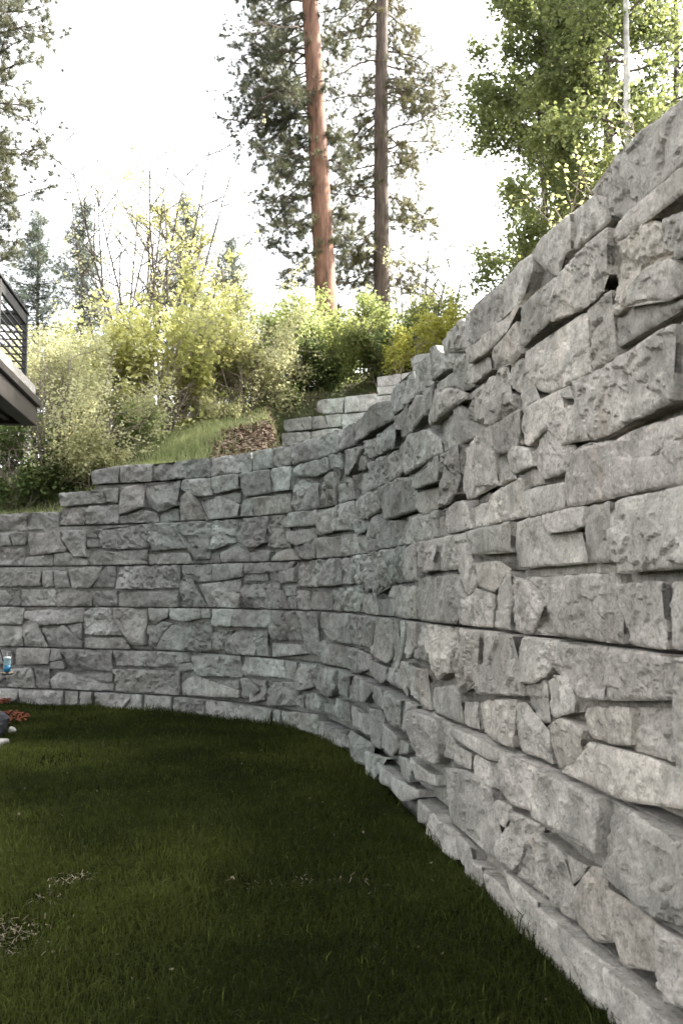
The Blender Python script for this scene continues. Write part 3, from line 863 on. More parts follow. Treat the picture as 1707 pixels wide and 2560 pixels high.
def upper_top(u): return np.interp(u, [0, 2.03, 2.031, 2.88, 2.881, 3.66, 3.661, 4.53, 4.531, 5.28, 5.281, 9.6], [4.5, 4.5, 4.86, 4.86, 5.18, 5.18, 5.43, 5.43, 5.7, 5.7, 6.0, 6.0]) 
upper = empty('upper_retaining_wall', (0.2, 18.8, 3.4), 'low pale stepped stone wall climbing the slope behind the tall wall', 'retaining wall')
upx = []
rr = np.random.default_rng(8)
for a, b in ((3.6, 3.9), (3.9, 4.19), (4.19, 4.49), (4.49, 4.77), (4.77, 5.07), (5.07, 5.36), (5.36, 5.72), (5.72, 6.0)):
    u = 2.06
    while u < 9.3:
        w = rr.uniform(.4, .8); mid = u + w / 2
        cov = any(p[:, 0].min() - .05 < mid < p[:, 0].max() + .05 and p[:, 1].min() - .1 < (a + b) / 2 < p[:, 1].max() + .1 for _, p in read_stones(UPPER_STONES))
        if b <= upper_top(mid) + .08 and not cov: upx.append((rr.uniform(0, .02), np.array([(u, a), (u + w, a), (u + w, b), (u, b)])))
        u += w
build_wall(UPPER, read_stones(UPPER_STONES), upper, 100, (2.1, 9.5), 3.2, upper_top, upx, [(3.2, 3.6), (3.6, 4.19), (4.19, 4.77), (4.77, 5.36), (5.36, 6.1)], M_PALE_STONE, .5)

# ------------------------------------------------------------------ lawn and hillside
def grass_blades(P, length, width, lean, r, up=None):
    """curved three-segment blades at the points P; returns verts, quads, tris"""
    n = len(P)
    az = r.random(n) * 6.283; ln = length * (0.55 + .8 * r.random(n)); w = width * (.7 + .6 * r.random(n))
    le = lean * (.2 + 1.1 * r.random(n)); rot = r.random(n) * 6.283
    dx, dy = np.cos(az), np.sin(az); sx, sy = np.cos(rot) * w / 2, np.sin(rot) * w / 2
    def pt(h, o, s): return np.stack([P[:, 0] + dx * o + sx * s, P[:, 1] + dy * o + sy * s, P[:, 2] + h], -1)
    v = np.stack([pt(-.01, 0, 1), pt(-.01, 0, -1), pt(ln * .55, ln * le * .3, .8), pt(ln * .55, ln * le * .3, -.8),
                  pt(ln * (.92 - .25 * le ** 2), ln * le, 0)], 1).reshape(-1, 3)
    b = np.arange(n)[:, None] * 5
    return v, b + np.array([[0, 1, 3, 2]]), b + np.array([[2, 3, 4]])

def leaf_mat(name, dark, light, trans=.35, rough=.55, spec=.3):
    m, nt, b = new_mat(name)
    at = N(nt, 'ShaderNodeAttribute', attribute_name='tint')
    c = ramp(nt, at.outputs['Fac'], [(0.0, dark), (1.0, light)])
    nt.links.new(c, b.inputs['Base Color'])
    b.inputs['Roughness'].default_value = rough; b.inputs['Specular IOR Level'].default_value = spec
    if trans:
        t = nt.nodes.new('ShaderNodeBsdfTranslucent')
        c2 = mix(nt, .55, c, tuple(min(1, k * 1.6) for k in light))
        nt.links.new(c2, t.inputs['Color'])
        ms = nt.nodes.new('ShaderNodeMixShader'); ms.inputs[0].default_value = trans
        nt.links.new(b.outputs[0], ms.inputs[1]); nt.links.new(t.outputs[0], ms.inputs[2])
        nt.links.new(ms.outputs[0], nt.nodes['Material Output'].inputs['Surface'])
    return m

def hill_z(x, y):
    x = np.asarray(x, float); y = np.asarray(y, float)
    ye = np.where(y > 27, 27 + (y - 27) * .25, y)
    xe = np.where(x > 3, 3 + (x - 3) * .35, np.where(x < -9, -9 + (x + 9) * .3, x))
    z = 4.55 + .28 * (xe + 4.24) + .25 * (ye - 20)
    return z + .12 * fbm(x * .45, y * .45, 3)
ut = UPPER.c[-1] - UPPER.c[0]; ut = ut / np.linalg.norm(ut); un = np.array([ut[1], -ut[0]])
def upper_uv(x, y):
    q0 = x - UPPER.c[0, 0]; q1 = y - UPPER.c[0, 1]
    return q0 * ut[0] + q1 * ut[1], q0 * un[0] + q1 * un[1]      # along the wall, in front of it
def land(u, w, x, y):
    z = np.maximum(hill_z(x, y), wall_top(u) - .1 + .1 * w)
    t, f = upper_uv(x, y)
    along = np.where(f > -.4, smooth01((x + 1.5 - (20 - y) * .06) / .4), smooth01((t - 1.75) / .45))
    front = smooth01((f + .64) / .12)
    step = np.where(front > .5, np.minimum(z, wall_top(u) - .05 + .1 * w), np.maximum(np.minimum(z, upper_top(t) + .1), upper_top(t) - .1))
    z = z + (step - z) * along * np.where(f > 0, 1.0, smooth01((3.0 + f) / 2.0))
    return (wall_top(u) - .07) * (1 - smooth01((w - .3) / 2.2)) + z * smooth01((w - .3) / 2.2)

ext = WallLine(' '.join('%.4f,%.4f' % tuple(p) for p in np.concatenate([
    MAIN.c[0] + (MAIN.c[0] - MAIN.c[3]) / np.linalg.norm(MAIN.c[0] - MAIN.c[3]) * np.arange(60, 0, -2)[:, None], MAIN.c,
    MAIN.c[-1] + (MAIN.c[-1] - MAIN.c[-4]) / np.linalg.norm(MAIN.c[-1] - MAIN.c[-4]) * np.arange(2, 60, 2)[:, None]])))
U0 = ext.u[30]
ug = np.unique(np.r_[np.arange(-60, 0, 3), np.arange(0, 21.5, .2), np.arange(21.5, 78, 3)])
wg = np.unique(np.r_[np.arange(.3, 13, .2), 13, 14, 15, 17, 19, 22, 26, 32, 40, 55, 80, 140, 260])
UU, WW = np.meshgrid(ug, wg, indexing='ij')
def hill_point(u, w):
    u = np.asarray(u, float); w = np.asarray(w, float)
    P = ext.at(u + U0, np.full(u.shape, 1.65 + 1.8), -w)
    P[..., 2] = land(u, w, P[..., 0], P[..., 1])
    return P
HP = hill_point(UU, WW)
nu, nw = UU.shape
idx = np.arange(nu * nw).reshape(nu, nw)
hq = np.stack([idx[:-1, :-1], idx[:-1, 1:], idx[1:, 1:], idx[1:, :-1]], -1).reshape(-1, 4)
mh, nt, b = new_mat('hill_soil_and_turf')
geo = N(nt, 'ShaderNodeNewGeometry')
na = N(nt, 'ShaderNodeTexNoise', Scale=.9, Detail=8.0, Roughness=.65); nt.links.new(geo.outputs['Position'], na.inputs['Vector'])
nbn = N(nt, 'ShaderNodeTexNoise', Scale=14.0, Detail=6.0, Roughness=.7); nt.links.new(geo.outputs['Position'], nbn.inputs['Vector'])
cA = ramp(nt, na.outputs[0], [(.35, (.085, .062, .04)), (.5, (.06, .07, .025)), (.65, (.075, .09, .03))])
cB = ramp(nt, nbn.outputs[0], [(.3, (.6, .6, .6)), (.7, (1.4, 1.4, 1.4))])
nt.links.new(mix(nt, 1.0, cA, cB, 'MULTIPLY'), b.inputs['Base Color']); b.inputs['Roughness'].default_value = .95
bp = N(nt, 'ShaderNodeBump', Strength=.8, Distance=.05); nt.links.new(nbn.outputs[0], bp.inputs['Height']); nt.links.new(bp.outputs[0], b.inputs['Normal'])
obj('hillside', mesh_np('hillside', HP.reshape(-1, 3), hq, [mh], True), kind='structure')

def lawn_z(x, y): return .02 + .035 * fbm(np.asarray(x) * .5, np.asarray(y) * .5, 3)
ml, nt, b = new_mat('lawn_soil')
geo = N(nt, 'ShaderNodeNewGeometry')
na = N(nt, 'ShaderNodeTexNoise', Scale=7.0, Detail=8.0, Roughness=.7); nt.links.new(geo.outputs['Position'], na.inputs['Vector'])
nt.links.new(ramp(nt, na.outputs[0], [(.3, (.006, .007, .003)), (.6, (.011, .013, .004)), (.8, (.03, .024, .014))]), b.inputs['Base Color'])
b.inputs['Roughness'].default_value = 1.0; b.inputs['Specular IOR Level'].default_value = 0.0
gx = np.unique(np.r_[-300, -150, -70, -40, -25, -16, np.arange(-10, 3.01, .25), 6, 14, 30, 80, 160, 300])
gy = np.unique(np.r_[-300, -150, -70, -30, -15, -8, np.arange(-3, 16.6, .25), 20, 30, 60, 150, 320])
GX, GY = np.meshgrid(gx, gy, indexing='ij')
gi = np.arange(GX.size).reshape(GX.shape)
gq = np.stack([gi[:-1, :-1], gi[1:, :-1], gi[1:, 1:], gi[:-1, 1:]], -1).reshape(-1, 4)
obj('lawn', mesh_np('lawn', np.stack([GX, GY, lawn_z(GX, GY)], -1).reshape(-1, 3), gq, [ml], True), kind='structure')

# lawn grass: blades wherever the wall leaves room
wl_y = ext.at(ext.u, np.zeros(len(ext.u)), .035)
order = np.argsort(-wl_y[:, 1])
def wall_x(y):       # x of the wall foot at depth y (right flank)
    m = wl_y[:, 0] > -13
    return np.interp(y, wl_y[m, 1][::-1], wl_y[m, 0][::-1])
r = np.random.default_rng(11)
cand = []
for y0, y1, dens in ((2.6, 4.5, 9000), (4.5, 6.5, 8500), (6.5, 9, 6500), (9, 12, 4200), (12, 15.6, 3000)):
    xl, xh = -.39 * y1 - .8, 1.5
    n = int((y1 - y0) * (xh - xl) * dens)
    p = np.stack([r.uniform(xl, xh, n), r.uniform(y0, y1, n)], -1)
    p = p[p[:, 0] < wall_x(p[:, 1]) + .05]
    cand.append(p)
P2 = np.concatenate(cand)
# thin and bare places with dry straw
bare = [(-1.5, 5.75, .12, .17), (-1.62, 4.95, .2, .16), (-1.55, 5.4, .1, .1), (-.2, 5.75, .55, .1), (.25, 5.55, .25, .12), (-.45, 6.2, .18, .1), (.55, 6.7, .14, .07), (-.55, 5.6, .35, .12), (-1.62, 4.75, .2, .22), (1.0, 3.85, .15, .1)]
den = np.ones(len(P2)); straw = np.zeros(len(P2))
for bx, by, ra, rb in bare:
    q = ((P2[:, 0] - bx) / ra) ** 2 + ((P2[:, 1] - by) / rb) ** 2
    q = q * (1 + .8 * fbm(P2[:, 0] * 9, P2[:, 1] * 9, 2)); k = smooth01(1.5 - q)
    den *= 1 - (.75 if bx < -1 else .45) * k; straw = np.maximum(straw, k)
den *= np.clip(.75 + .8 * fbm(P2[:, 0] * 2.2, P2[:, 1] * 2.2, 3), .3, 1)
P2k = P2[r.random(len(P2)) < den]; sk = straw[r.random(len(P2)) >= 0][:0]
P3 = np.column_stack([P2k, lawn_z(P2k[:, 0], P2k[:, 1])])
dist = P3[:, 1]
fringe = np.exp(-((wall_x(P3[:, 1]) - P3[:, 0]).clip(0) / .13) ** 2)
v, q, t = grass_blades(P3, .062 * (1 + fringe * (.2 + 2.2 * np.clip(fbm(P3[:, 0] * 3.1, P3[:, 1] * 3.1, 2) - .05, 0, .6))) * (1 + .35 * fbm(P3[:, 0] * 1.5, P3[:, 1] * 1.5, 2)), .0032 * (1 + dist * .1), 1.0, r)
tn = np.clip(.33 + .75 * fbm(P3[:, 0] * .7 + 5, P3[:, 1] * .7, 4) + r.normal(0, .16, len(P3)), 0, 1) * np.clip(1.15 - .22 * (P3[:, 0] + 1.5), .6, 1.3)  # blades paler towards the left, painting in the sky light on that side
tn = np.where(r.random(len(P3)) < .02, 1.0, tn * .9)
M_GRASS = leaf_mat('lawn_grass_blades', (.0072, .012, .0015), (.078, .091, .018), .2, .75, .08)
obj('grass', mesh_np('grass', v, [q, t], [M_GRASS], True, tint=np.r_[tn, tn]), kind='stuff')
# straw
cs = []
for bx, by, ra, rb in bare[:6] + bare[7:9]:
    n = int(1500 * ra * rb * 3 * (.9 if bx < -1 else .12))
    cs.append(np.stack([bx + r.normal(0, ra * .5, n), by + r.normal(0, rb * .5, n)], -1))
cs = np.concatenate(cs); n = len(cs)
Ls = r.uniform(.012, .04, n); az = r.random(n) * 6.283; w = .0022
p0 = np.column_stack([cs, lawn_z(cs[:, 0], cs[:, 1]) + r.uniform(.006, .04, n)])
dv = np.column_stack([np.cos(az) * Ls, np.sin(az) * Ls, r.normal(0, .012, n)]); sv = np.column_stack([-np.sin(az) * w, np.cos(az) * w, 0 * az])
v = np.stack([p0 - sv, p0 + sv, p0 + dv + sv, p0 + dv - sv], 1).reshape(-1, 3)
q = np.arange(n * 4).reshape(-1, 4)
M_STRAW = leaf_mat('dry_straw', (.05, .04, .024), (.24, .2, .13), 0, .8)
obj('dry_straw', mesh_np('dry_straw', v, q, [M_STRAW], tint=r.random(n)), kind='stuff')

# rough grass on the slope above the wall
r = np.random.default_rng(21)
n = 120000
u = r.uniform(2.0, 12.5, n); w = .42 + 9.5 * r.random(n) ** 1.25
Ph = hill_point(u, w)
mulch = smooth01((Ph[:, 0] + 2.7 - .25 * w + 1.1 * fbm(Ph[:, 0] * 1.6, Ph[:, 1] * 1.6, 3)) / .6)
t_, f_ = upper_uv(Ph[:, 0], Ph[:, 1])
keep = (r.random(n) > mulch * .9) & (np.clip(.55 + 1.0 * fbm(Ph[:, 0] * 1.1, Ph[:, 1] * 1.1, 3), .12, 1) > r.random(n)) & ~((t_ > 1.9) & (np.abs(f_ + .3) < .5))
Pg = Ph[keep]
v, q, t = grass_blades(Pg, .17 * (1 + .5 * fbm(Pg[:, 0], Pg[:, 1], 2)), .011, .8, r)
tn = np.clip(.45 + .6 * fbm(Pg[:, 0] * .8, Pg[:, 1] * .8, 3) + r.normal(0, .25, len(Pg)), 0, 1)
M_ROUGH = leaf_mat('rough_grass', (.1, .135, .05), (.33, .35, .16), .38, .6, .2)
obj('slope_grass', mesh_np('slope_grass', v, [q, t], [M_ROUGH], True, tint=np.r_[tn, tn]), kind='stuff')

# bark mulch on the slope near the wall top
n = 60000
u = r.uniform(5.5, 12.0, n); w = .32 + 7.5 * r.random(n) ** 1.3
Ph = hill_point(u, w)
mulch = smooth01((Ph[:, 0] + 2.7 - .25 * w + 1.1 * fbm(Ph[:, 0] * 1.6, Ph[:, 1] * 1.6, 3)) / .6)
t_, f_ = upper_uv(Ph[:, 0], Ph[:, 1])
keep = (r.random(n) < mulch + .04) & ~((t_ > 1.9) & (np.abs(f_ + .3) < .35))
Pm = Ph[keep]
def chips(Pm, size, r):
    n = len(Pm)
    L = size * r.uniform(.5, 1.5, n); W = L * r.uniform(.25, .55, n); az = r.random(n) * 6.283
    a = np.column_stack([np.cos(az), np.sin(az), r.normal(0, .35, n)]) * L[:, None] / 2
    b = np.column_stack([-np.sin(az), np.cos(az), r.normal(0, .35, n)]) * W[:, None] / 2
    c = Pm + np.array([0, 0, 1]) * r.uniform(.005, .04, n)[:, None]
    h = np.array([0, 0, 1]) * (W * .3)[:, None]
    v = np.stack([c - a - b, c + a - b * .7, c + a * .9 + b, c - a * .8 + b, c + h], 1).reshape(-1, 3)
    k = np.arange(n)[:, None] * 5
    return v, np.concatenate([k + np.array([[0, 1, 4]]), k + np.array([[1, 2, 4]]), k + np.array([[2, 3, 4]]), k + np.array([[3, 0, 4]])])
v, t = chips(Pm, .075, r)
M_BARK = leaf_mat('bark_chips', (.11, .07, .048), (.36, .26, .19), 0, .9)
tn = np.tile(r.random(len(Pm)), 4)
obj('bark_mulch', mesh_np('bark_mulch', v, t, [M_BARK], tint=tn), kind='stuff')

# ------------------------------------------------------------------ trees and shrubs
def bark_mat(name, a, bcol, scale=(9, 9, 1.6), bump=.6):
    m, nt, b = new_mat(name)
    tc = N(nt, 'ShaderNodeTexCoord')
    mp = N(nt, 'ShaderNodeMapping'); mp.inputs['Scale'].default_value = scale; nt.links.new(tc.outputs['Object'], mp.inputs[0])
    n1 = N(nt, 'ShaderNodeTexNoise', Scale=1.0, Detail=8.0, Roughness=.7); nt.links.new(mp.outputs[0], n1.inputs['Vector'])
    vo = N(nt, 'ShaderNodeTexVoronoi', Scale=1.0); nt.links.new(mp.outputs[0], vo.inputs['Vector'])
    c = ramp(nt, n1.outputs[0], [(.3, a), (.68, bcol)])
    c = mix(nt, .5, c, ramp(nt, vo.outputs['Distance'], [(.1, (1.15, 1.15, 1.15)), (.7, (.45, .42, .4))]), 'MULTIPLY')
    nt.links.new(c, b.inputs['Base Color']); b.inputs['Roughness'].default_value = .9
    bp = N(nt, 'ShaderNodeBump', Strength=bump, Distance=.03); nt.links.new(n1.outputs[0], bp.inputs['Height']); nt.links.new(bp.outputs[0], b.inputs['Normal'])
    return m
B_RED = bark_mat('pine_bark_red', (.085, .042, .03), (.36, .195, .13), (9, 9, 1.5))
B_DARK = bark_mat('pine_bark_dark', (.05, .038, .03), (.17, .125, .1), (11, 11, 1.6))
B_GREY = bark_mat('twig_bark', (.12, .1, .08), (.33, .28, .22), (14, 14, 4))
B_TWIG = bark_mat('sapling_bark', (.045, .038, .03), (.15, .125, .1), (14, 14, 4))
B_BROWN = bark_mat('stem_bark', (.045, .036, .028), (.13, .105, .08), (14, 14, 4))
B_WHITE = bark_mat('birch_bark', (.3, .29, .27), (.62, .6, .56), (7, 7, 9), .2)
L_MAPLE = leaf_mat('leaf_yellow_green', (.16, .18, .045), (.47, .46, .18), .5)
L_LIME = leaf_mat('leaf_lime', (.1, .14, .04), (.33, .37, .14), .46)
L_PALE = leaf_mat('leaf_pale_olive', (.18, .185, .085), (.48, .47, .27), .46)
L_MID = leaf_mat('leaf_mid_green', (.065, .09, .028), (.28, .3, .1), .42)
L_DARK = leaf_mat('leaf_dark_green', (.03, .05, .015), (.12, .16, .05), .35)
L_BIRCH = leaf_mat('leaf_birch', (.045, .068, .024), (.21, .235, .085), .36)
L_YELLOW = leaf_mat('leaf_bright_yellow', (.16, .165, .025), (.42, .41, .09), .42)
L_PINE = leaf_mat('pine_needles', (.035, .045, .028), (.17, .17, .09), .15)
L_PINE2 = leaf_mat('pine_needles_olive', (.05, .055, .025), (.22, .2, .09), .15)
L_SPRUCE = leaf_mat('spruce_needles', (.05, .07, .055), (.2, .23, .17), .15)

def leaves(C, size, r, flat=.35, tint=None):
    """one pointed leaf (two triangles folded along the rib) per centre"""
    n = len(C)
    nrm = r.normal(0, 1, (n, 3)); nrm[:, 2] = np.abs(nrm[:, 2]) * (1 + flat) + flat; nrm /= np.linalg.norm(nrm, axis=1)[:, None]
    a = np.cross(nrm, r.normal(0, 1, (n, 3))); a /= np.linalg.norm(a, axis=1)[:, None] + 1e-9
    b = np.cross(nrm, a)
    s = (size * r.uniform(.55, 1.25, n))[:, None]
    v = np.stack([C - a * s * .5, C + b * s * .36 - nrm * s * .08, C + a * s * .5, C - b * s * .36 - nrm * s * .08], 1).reshape(-1, 3)
    return v, np.arange(n * 4).reshape(-1, 4)

class Plant:
    def __init__(s, seed):
        s.r = np.random.default_rng(seed); s.wood = Geo(); s.pts = []       # pts: (position, weight)
    def stem(s, p, d, length, rad, bend=.25, up=.15, segs=6, seg=5):
        p = Vector(p); d = Vector(d).normalized(); pts = [p.copy()]; dirs = [d.copy()]
        for i in range(segs):
            d = (d + Vector(s.r.normal(0, bend, 3)) + Vector((0, 0, up))).normalized()
            p = p + d * (length / segs); pts.append(p.copy()); dirs.append(d.copy())
        s.wood.tube(pts, [rad * (1 - .8 * i / segs) + .002 for i in range(segs + 1)], seg, False)
        return pts, dirs
    def branch(s, p, d, length, rad, depth, n=4, bend=.22, up=.1, spread=.8, start=.25, ratio=.55):
        pts, dirs = s.stem(p, d, length, rad, bend, up, 5 if depth else 4, 5 if depth > 0 else 3)
        if depth == 0:
            for q in pts[1:]: s.pts.append(q)
            return
        k = len(pts) - 1
        for i in range(n):
            t = start + (1 - start) * (i + s.r.random()) / n
            f = t * k; j = min(int(f), k - 1)
            q = pts[j].lerp(pts[j + 1], f - j); dd = dirs[j]
            a = Vector(s.r.normal(0, 1, 3)); a = (a - dd * a.dot(dd)).normalized()
            nd = (dd * (1 - spread * .55) + a * spread).normalized()
            s.branch(q, nd, length * ratio * (1.15 - .5 * t) * s.r.uniform(.7, 1.2), rad * .5 * (1.1 - .5 * t), depth - 1, n, bend, up, spread, .15, ratio)
        s.pts.append(pts[-1])
    def crown(s, count, sigma, size, flat=.35, noise_scale=.9):
        A = np.array([tuple(q) for q in s.pts])
        m = int(count * 1.7)
        C = A[s.r.integers(0, len(A), m)] + s.r.normal(0, sigma, (m, 3))
        # leaves gather in clumps and leave gaps between them
        g = fbm(C[:, 0] * 2.3 + C[:, 1] * .9, C[:, 2] * 2.3 + C[:, 1] * 1.1, 3) + s.r.normal(0, .1, m)
        C = C[np.argsort(-g)[:count]]
        tn = np.clip(.5 + .75 * fbm(C[:, 0] * noise_scale + C[:, 2] * .7, C[:, 1] * noise_scale + C[:, 2] * noise_scale, 3) + s.r.normal(0, .2, count), 0, 1)
        v, q = leaves(C, size, s.r, flat)
        return v, q, tn

def finish(pl, name, label, cat, base, bark, leafm, count, sigma, size, group=None, crown_name='foliage', flat=.35):
    root = empty(name, base, label, cat, group)
    pl.wood.build('stems' if crown_name == 'foliage' else 'trunk', bark, root, True)
    if count:
        v, q, tn = pl.crown(count, sigma, size, flat)
        obj(crown_name, mesh_np(crown_name, v - np.array(base), q, [leafm], False, tint=tn), root)
    return root

def ground_at(x, y):
    # height of the hillside under a plant
    d = (HP[..., 0] - x) ** 2 + (HP[..., 1] - y) ** 2
    return float(HP.reshape(-1, 3)[int(d.argmin()), 2])

def at(px, py, Y):
    """place for something seen at (px,py) of a 1568 x 2352 print, at depth Y"""
    t = (px - 784) / 2286.7; s_ = (1176 - py) / 2286.7
    c, s = math.cos(R(4.594)), math.sin(R(4.594))
    d = Y / (c - s_ * s)
    return t * d, EYE + d * (s + s_ * c)

def shrub(name, label, x, y, height, width, stems, leafm, count, size, seed, bark=B_GREY, depth=2, n=5, sigma=.1, group='shrubs and young trees on the slope', cat='shrub', up=.12, ratio=.5, flat=.35, spread=.8):
    z = ground_at(x, y) - .05
    pl = Plant(seed)
    for i in range(stems):
        a = 6.283 * (i + pl.r.random() * .8) / stems
        t = math.atan2(width * .5, height) * pl.r.uniform(.25, 1.1)
        d = (math.cos(a) * math.sin(t), math.sin(a) * math.sin(t), math.cos(t))
        L = height * pl.r.uniform(.75, 1.08)
        pl.branch((x + math.cos(a) * .12, y + math.sin(a) * .12, z), d, L, .010 + .004 * height, depth, n, .16, up * .4, spread, .07, ratio)
    return finish(pl, name, label, cat, (x, y, z), bark, leafm, count, sigma, size, group, flat=flat)

def tufts(C, A, length, per, width, r):
    """needle tufts: per needles fanning out round each twig end"""
    n = len(C); m = n * per
    C = np.repeat(C, per, 0); A = np.repeat(A, per, 0)
    d = r.normal(0, .75, (m, 3)) + A * .75; d /= np.linalg.norm(d, axis=1)[:, None]
    s = np.cross(d, r.normal(0, 1, (m, 3))); s /= np.linalg.norm(s, axis=1)[:, None] + 1e-9
    L = (length * r.uniform(.6, 1.15, m))[:, None]
    o = C + r.normal(0, .015, (m, 3))
    v = np.stack([o - s * width, o + s * width, o + d * L], 1).reshape(-1, 3)
    return v, np.arange(m * 3).reshape(-1, 3)

def pine(name, label, x, y, height, rad, lean, bark, leafm, specs, seed, needle=.19, per=38, base_z=None, group='tall pines'):
    z = (ground_at(x, y) if base_z is None else base_z) - .1
    r = np.random.default_rng(seed)
    root = empty(name, (x, y, z), label, 'tree', group)
    tr = Geo(); pts = []; k = 14
    for i in range(k + 1):
        t = i / k
        pts.append((x + lean[0] * t * height + .05 * math.sin(t * 7 + seed), y + lean[1] * t * height, z + t * height))
    rads = [rad * (1 + .25 * max(0, 1 - i * 2.2)) * (1 - .82 * (i / k) ** 1.15) for i in range(k + 1)]
    tr.tube(pts, rads, 14)
    tr.build('trunk', bark, root, True)
    br = Geo(); C = []; A = []
    def pos(h):
        t = h / height * k; j = min(int(t), k - 1)
        return Vector(pts[j]).lerp(Vector(pts[j + 1]), t - j)
    for h0, h1, cnt, a0, a1, l0, l1, droop in specs:
        for i in range(cnt):
            h = h0 + (h1 - h0) * (i + r.random()) / cnt
            az = R(r.uniform(a0, a1)); L = r.uniform(l0, l1)
            p = pos(h); d = Vector((math.cos(az), math.sin(az), r.uniform(-.1, .25)))
            bp = [p.copy()]; bd = []
            for s_ in range(7):
                d = (d + Vector(r.normal(0, .16, 3)) + Vector((0, 0, -droop if s_ < 4 else droop * .9))).normalized()
                p = p + d * (L / 7); bp.append(p.copy()); bd.append(d.copy())
            br.tube(bp, [.035 * (L / 3) * (1 - .85 * j / 7) + .004 for j in range(8)], 4, False)
            for s_ in range(2, 8):
                for q in range(r.integers(3, 7)):
                    o = bp[s_ - 1].lerp(bp[s_], r.random()); dd = bd[s_ - 1]
                    sd = (dd * .5 + Vector(r.normal(0, .7, 3)) + Vector((0, 0, -.05))).normalized()
                    ln = r.uniform(.25, .7) * (L / 3) ** .5
                    e1 = o + sd * ln * .6; e2 = e1 + (sd + Vector(r.normal(0, .25, 3)) + Vector((0, 0, .15))).normalized() * ln * .5
                    br.tube([o, e1, e2], [.01, .007, .004], 3, False)
                    ed = (e2 - e1).normalized()
                    C.append(e2); A.append(ed)
                    if r.random() < .8: C.append(e1.lerp(e2, .35)); A.append((ed + Vector(r.normal(0, .4, 3))).normalized())
                    if r.random() < .5:
                        e3 = e1 + (sd + Vector(r.normal(0, .6, 3))).normalized() * ln * .4
                        br.tube([e1, e3], [.006, .003], 3, False); C.append(e3); A.append((e3 - e1).normalized())
            C.append(bp[-1]); A.append(bd[-1])
    br.build('branches', B_DARK, root)
    C = np.array([tuple(q) for q in C]); A = np.array([tuple(q) for q in A])
    v, t = tufts(C, A, needle, per, .0052, r)
    tn = np.repeat(np.clip(.4 + .6 * fbm(C[:, 0] * .9 + C[:, 1], C[:, 2] * .9, 3) + r.normal(0, .22, len(C)), 0, 1), per)
    obj('needles', mesh_np('needles', v - np.array([x, y, z]), t, [leafm], False, tint=tn), root)
    return root

def spruce(x, y, top_z, width, seed, label, leafm=L_SPRUCE, dens=1.0, group='young spruces behind the shrubs'):
    z = ground_at(x, y) - .1; H = top_z - z
    r = np.random.default_rng(seed)
    root = empty('spruce', (x, y, z), label, 'tree', group)
    g = Geo(); g.tube([(x, y, z), (x + .05, y, z + H * .5), (x, y, top_z)], [.02 + H * .011, .012 + H * .006, .008], 7); g.build('trunk', B_BROWN, root, True)
    br = Geo(); C = []
    h = .12 * H
    while h < H * .99:
        f = 1 - h / H; L = width * .5 * (f ** .72) * r.uniform(.7, 1.15) + .06
        for k in range(int(r.integers(4, 7))):
            az = r.random() * 6.283
            d = Vector((math.cos(az), math.sin(az), .25 - .45 * f)); p = Vector((x, y, z + h + r.normal(0, .04)))
            q = p + d * L * .6; e = q + Vector((d.x, d.y, d.z + .25)).normalized() * L * .45
            br.tube([p, q, e], [.012 * (L + .3), .008 * (L + .3), .003], 3, False)
            m = max(4, int(34 * L * dens))
            for i in range(m):
                t = r.random() ** .75
                o = p.lerp(q, t * 1.6) if t < .62 else q.lerp(e, (t - .62) / .38)
                C.append(tuple(o + Vector(r.normal(0, .05 + .05 * L, 3)) + Vector((0, 0, -.03))))
        h += (.09 + .16 * f) * (H / 7) ** .5
    br.build('branches', B_BROWN, root)
    C = np.array(C)
    A = np.column_stack([C[:, 0] - x, C[:, 1] - y, -.1 + 0 * C[:, 0]]); A /= np.linalg.norm(A, axis=1)[:, None] + 1e-9
    v, t = tufts(C, A, .13, 9, .007, r)
    tn = np.repeat(np.clip(.45 + r.normal(0, .25, len(C)), 0, 1), 9)
    obj('needles', mesh_np('needles', v - np.array([x, y, z]), t, [leafm], False, tint=tn), root)

# the two tall pines and the one whose boughs hang in from the left
pine('red_pine', 'tall pine with bare reddish trunk leaning slightly left', *[(-.26, 28.0)][0], 30, .33, (-.062, 0), B_RED, L_PINE,
     [(3.0, 6, 7, 150, 215, 1.0, 2.0, .12), (5.5, 9.0, 18, 140, 220, 1.5, 2.7, .1), (8.0, 14, 34, 135, 228, 1.8, 3.4, .08), (13, 18, 14, 0, 360, 2, 3.4, .05), (17, 29, 36, 0, 360, 1.2, 3.0, .0), (4, 14, 10, -60, 60, .6, 1.5, .1)], 5)
pine('dark_pine', 'tall pine with straight dark brown trunk and drooping olive boughs', 1.37, 33.0, 31, .30, (.004, 0), B_DARK, L_PINE2,
     [(1.4, 5, 14, -35, 215, 1.0, 2.1, .13), (4, 11, 42, -38, 218, 1.5, 2.9, .12), (10, 17, 42, -40, 220, 1.7, 3.3, .1), (16, 30, 40, 0, 360, 1.2, 3.2, .02)], 9)
pine('pine_tree', 'dark pine at the edge of the picture with boughs hanging above the deck railing', -9.05, 20.5, 22, .3, (0, 0), B_DARK, L_PINE,
     [(6.4, 13, 44, -60, 30, 1.9, 3.1, .08), (5.2, 7.5, 8, -50, 20, 1.4, 2.4, .1), (12, 21, 34, 0, 360, 1.6, 3.2, .02)], 13)

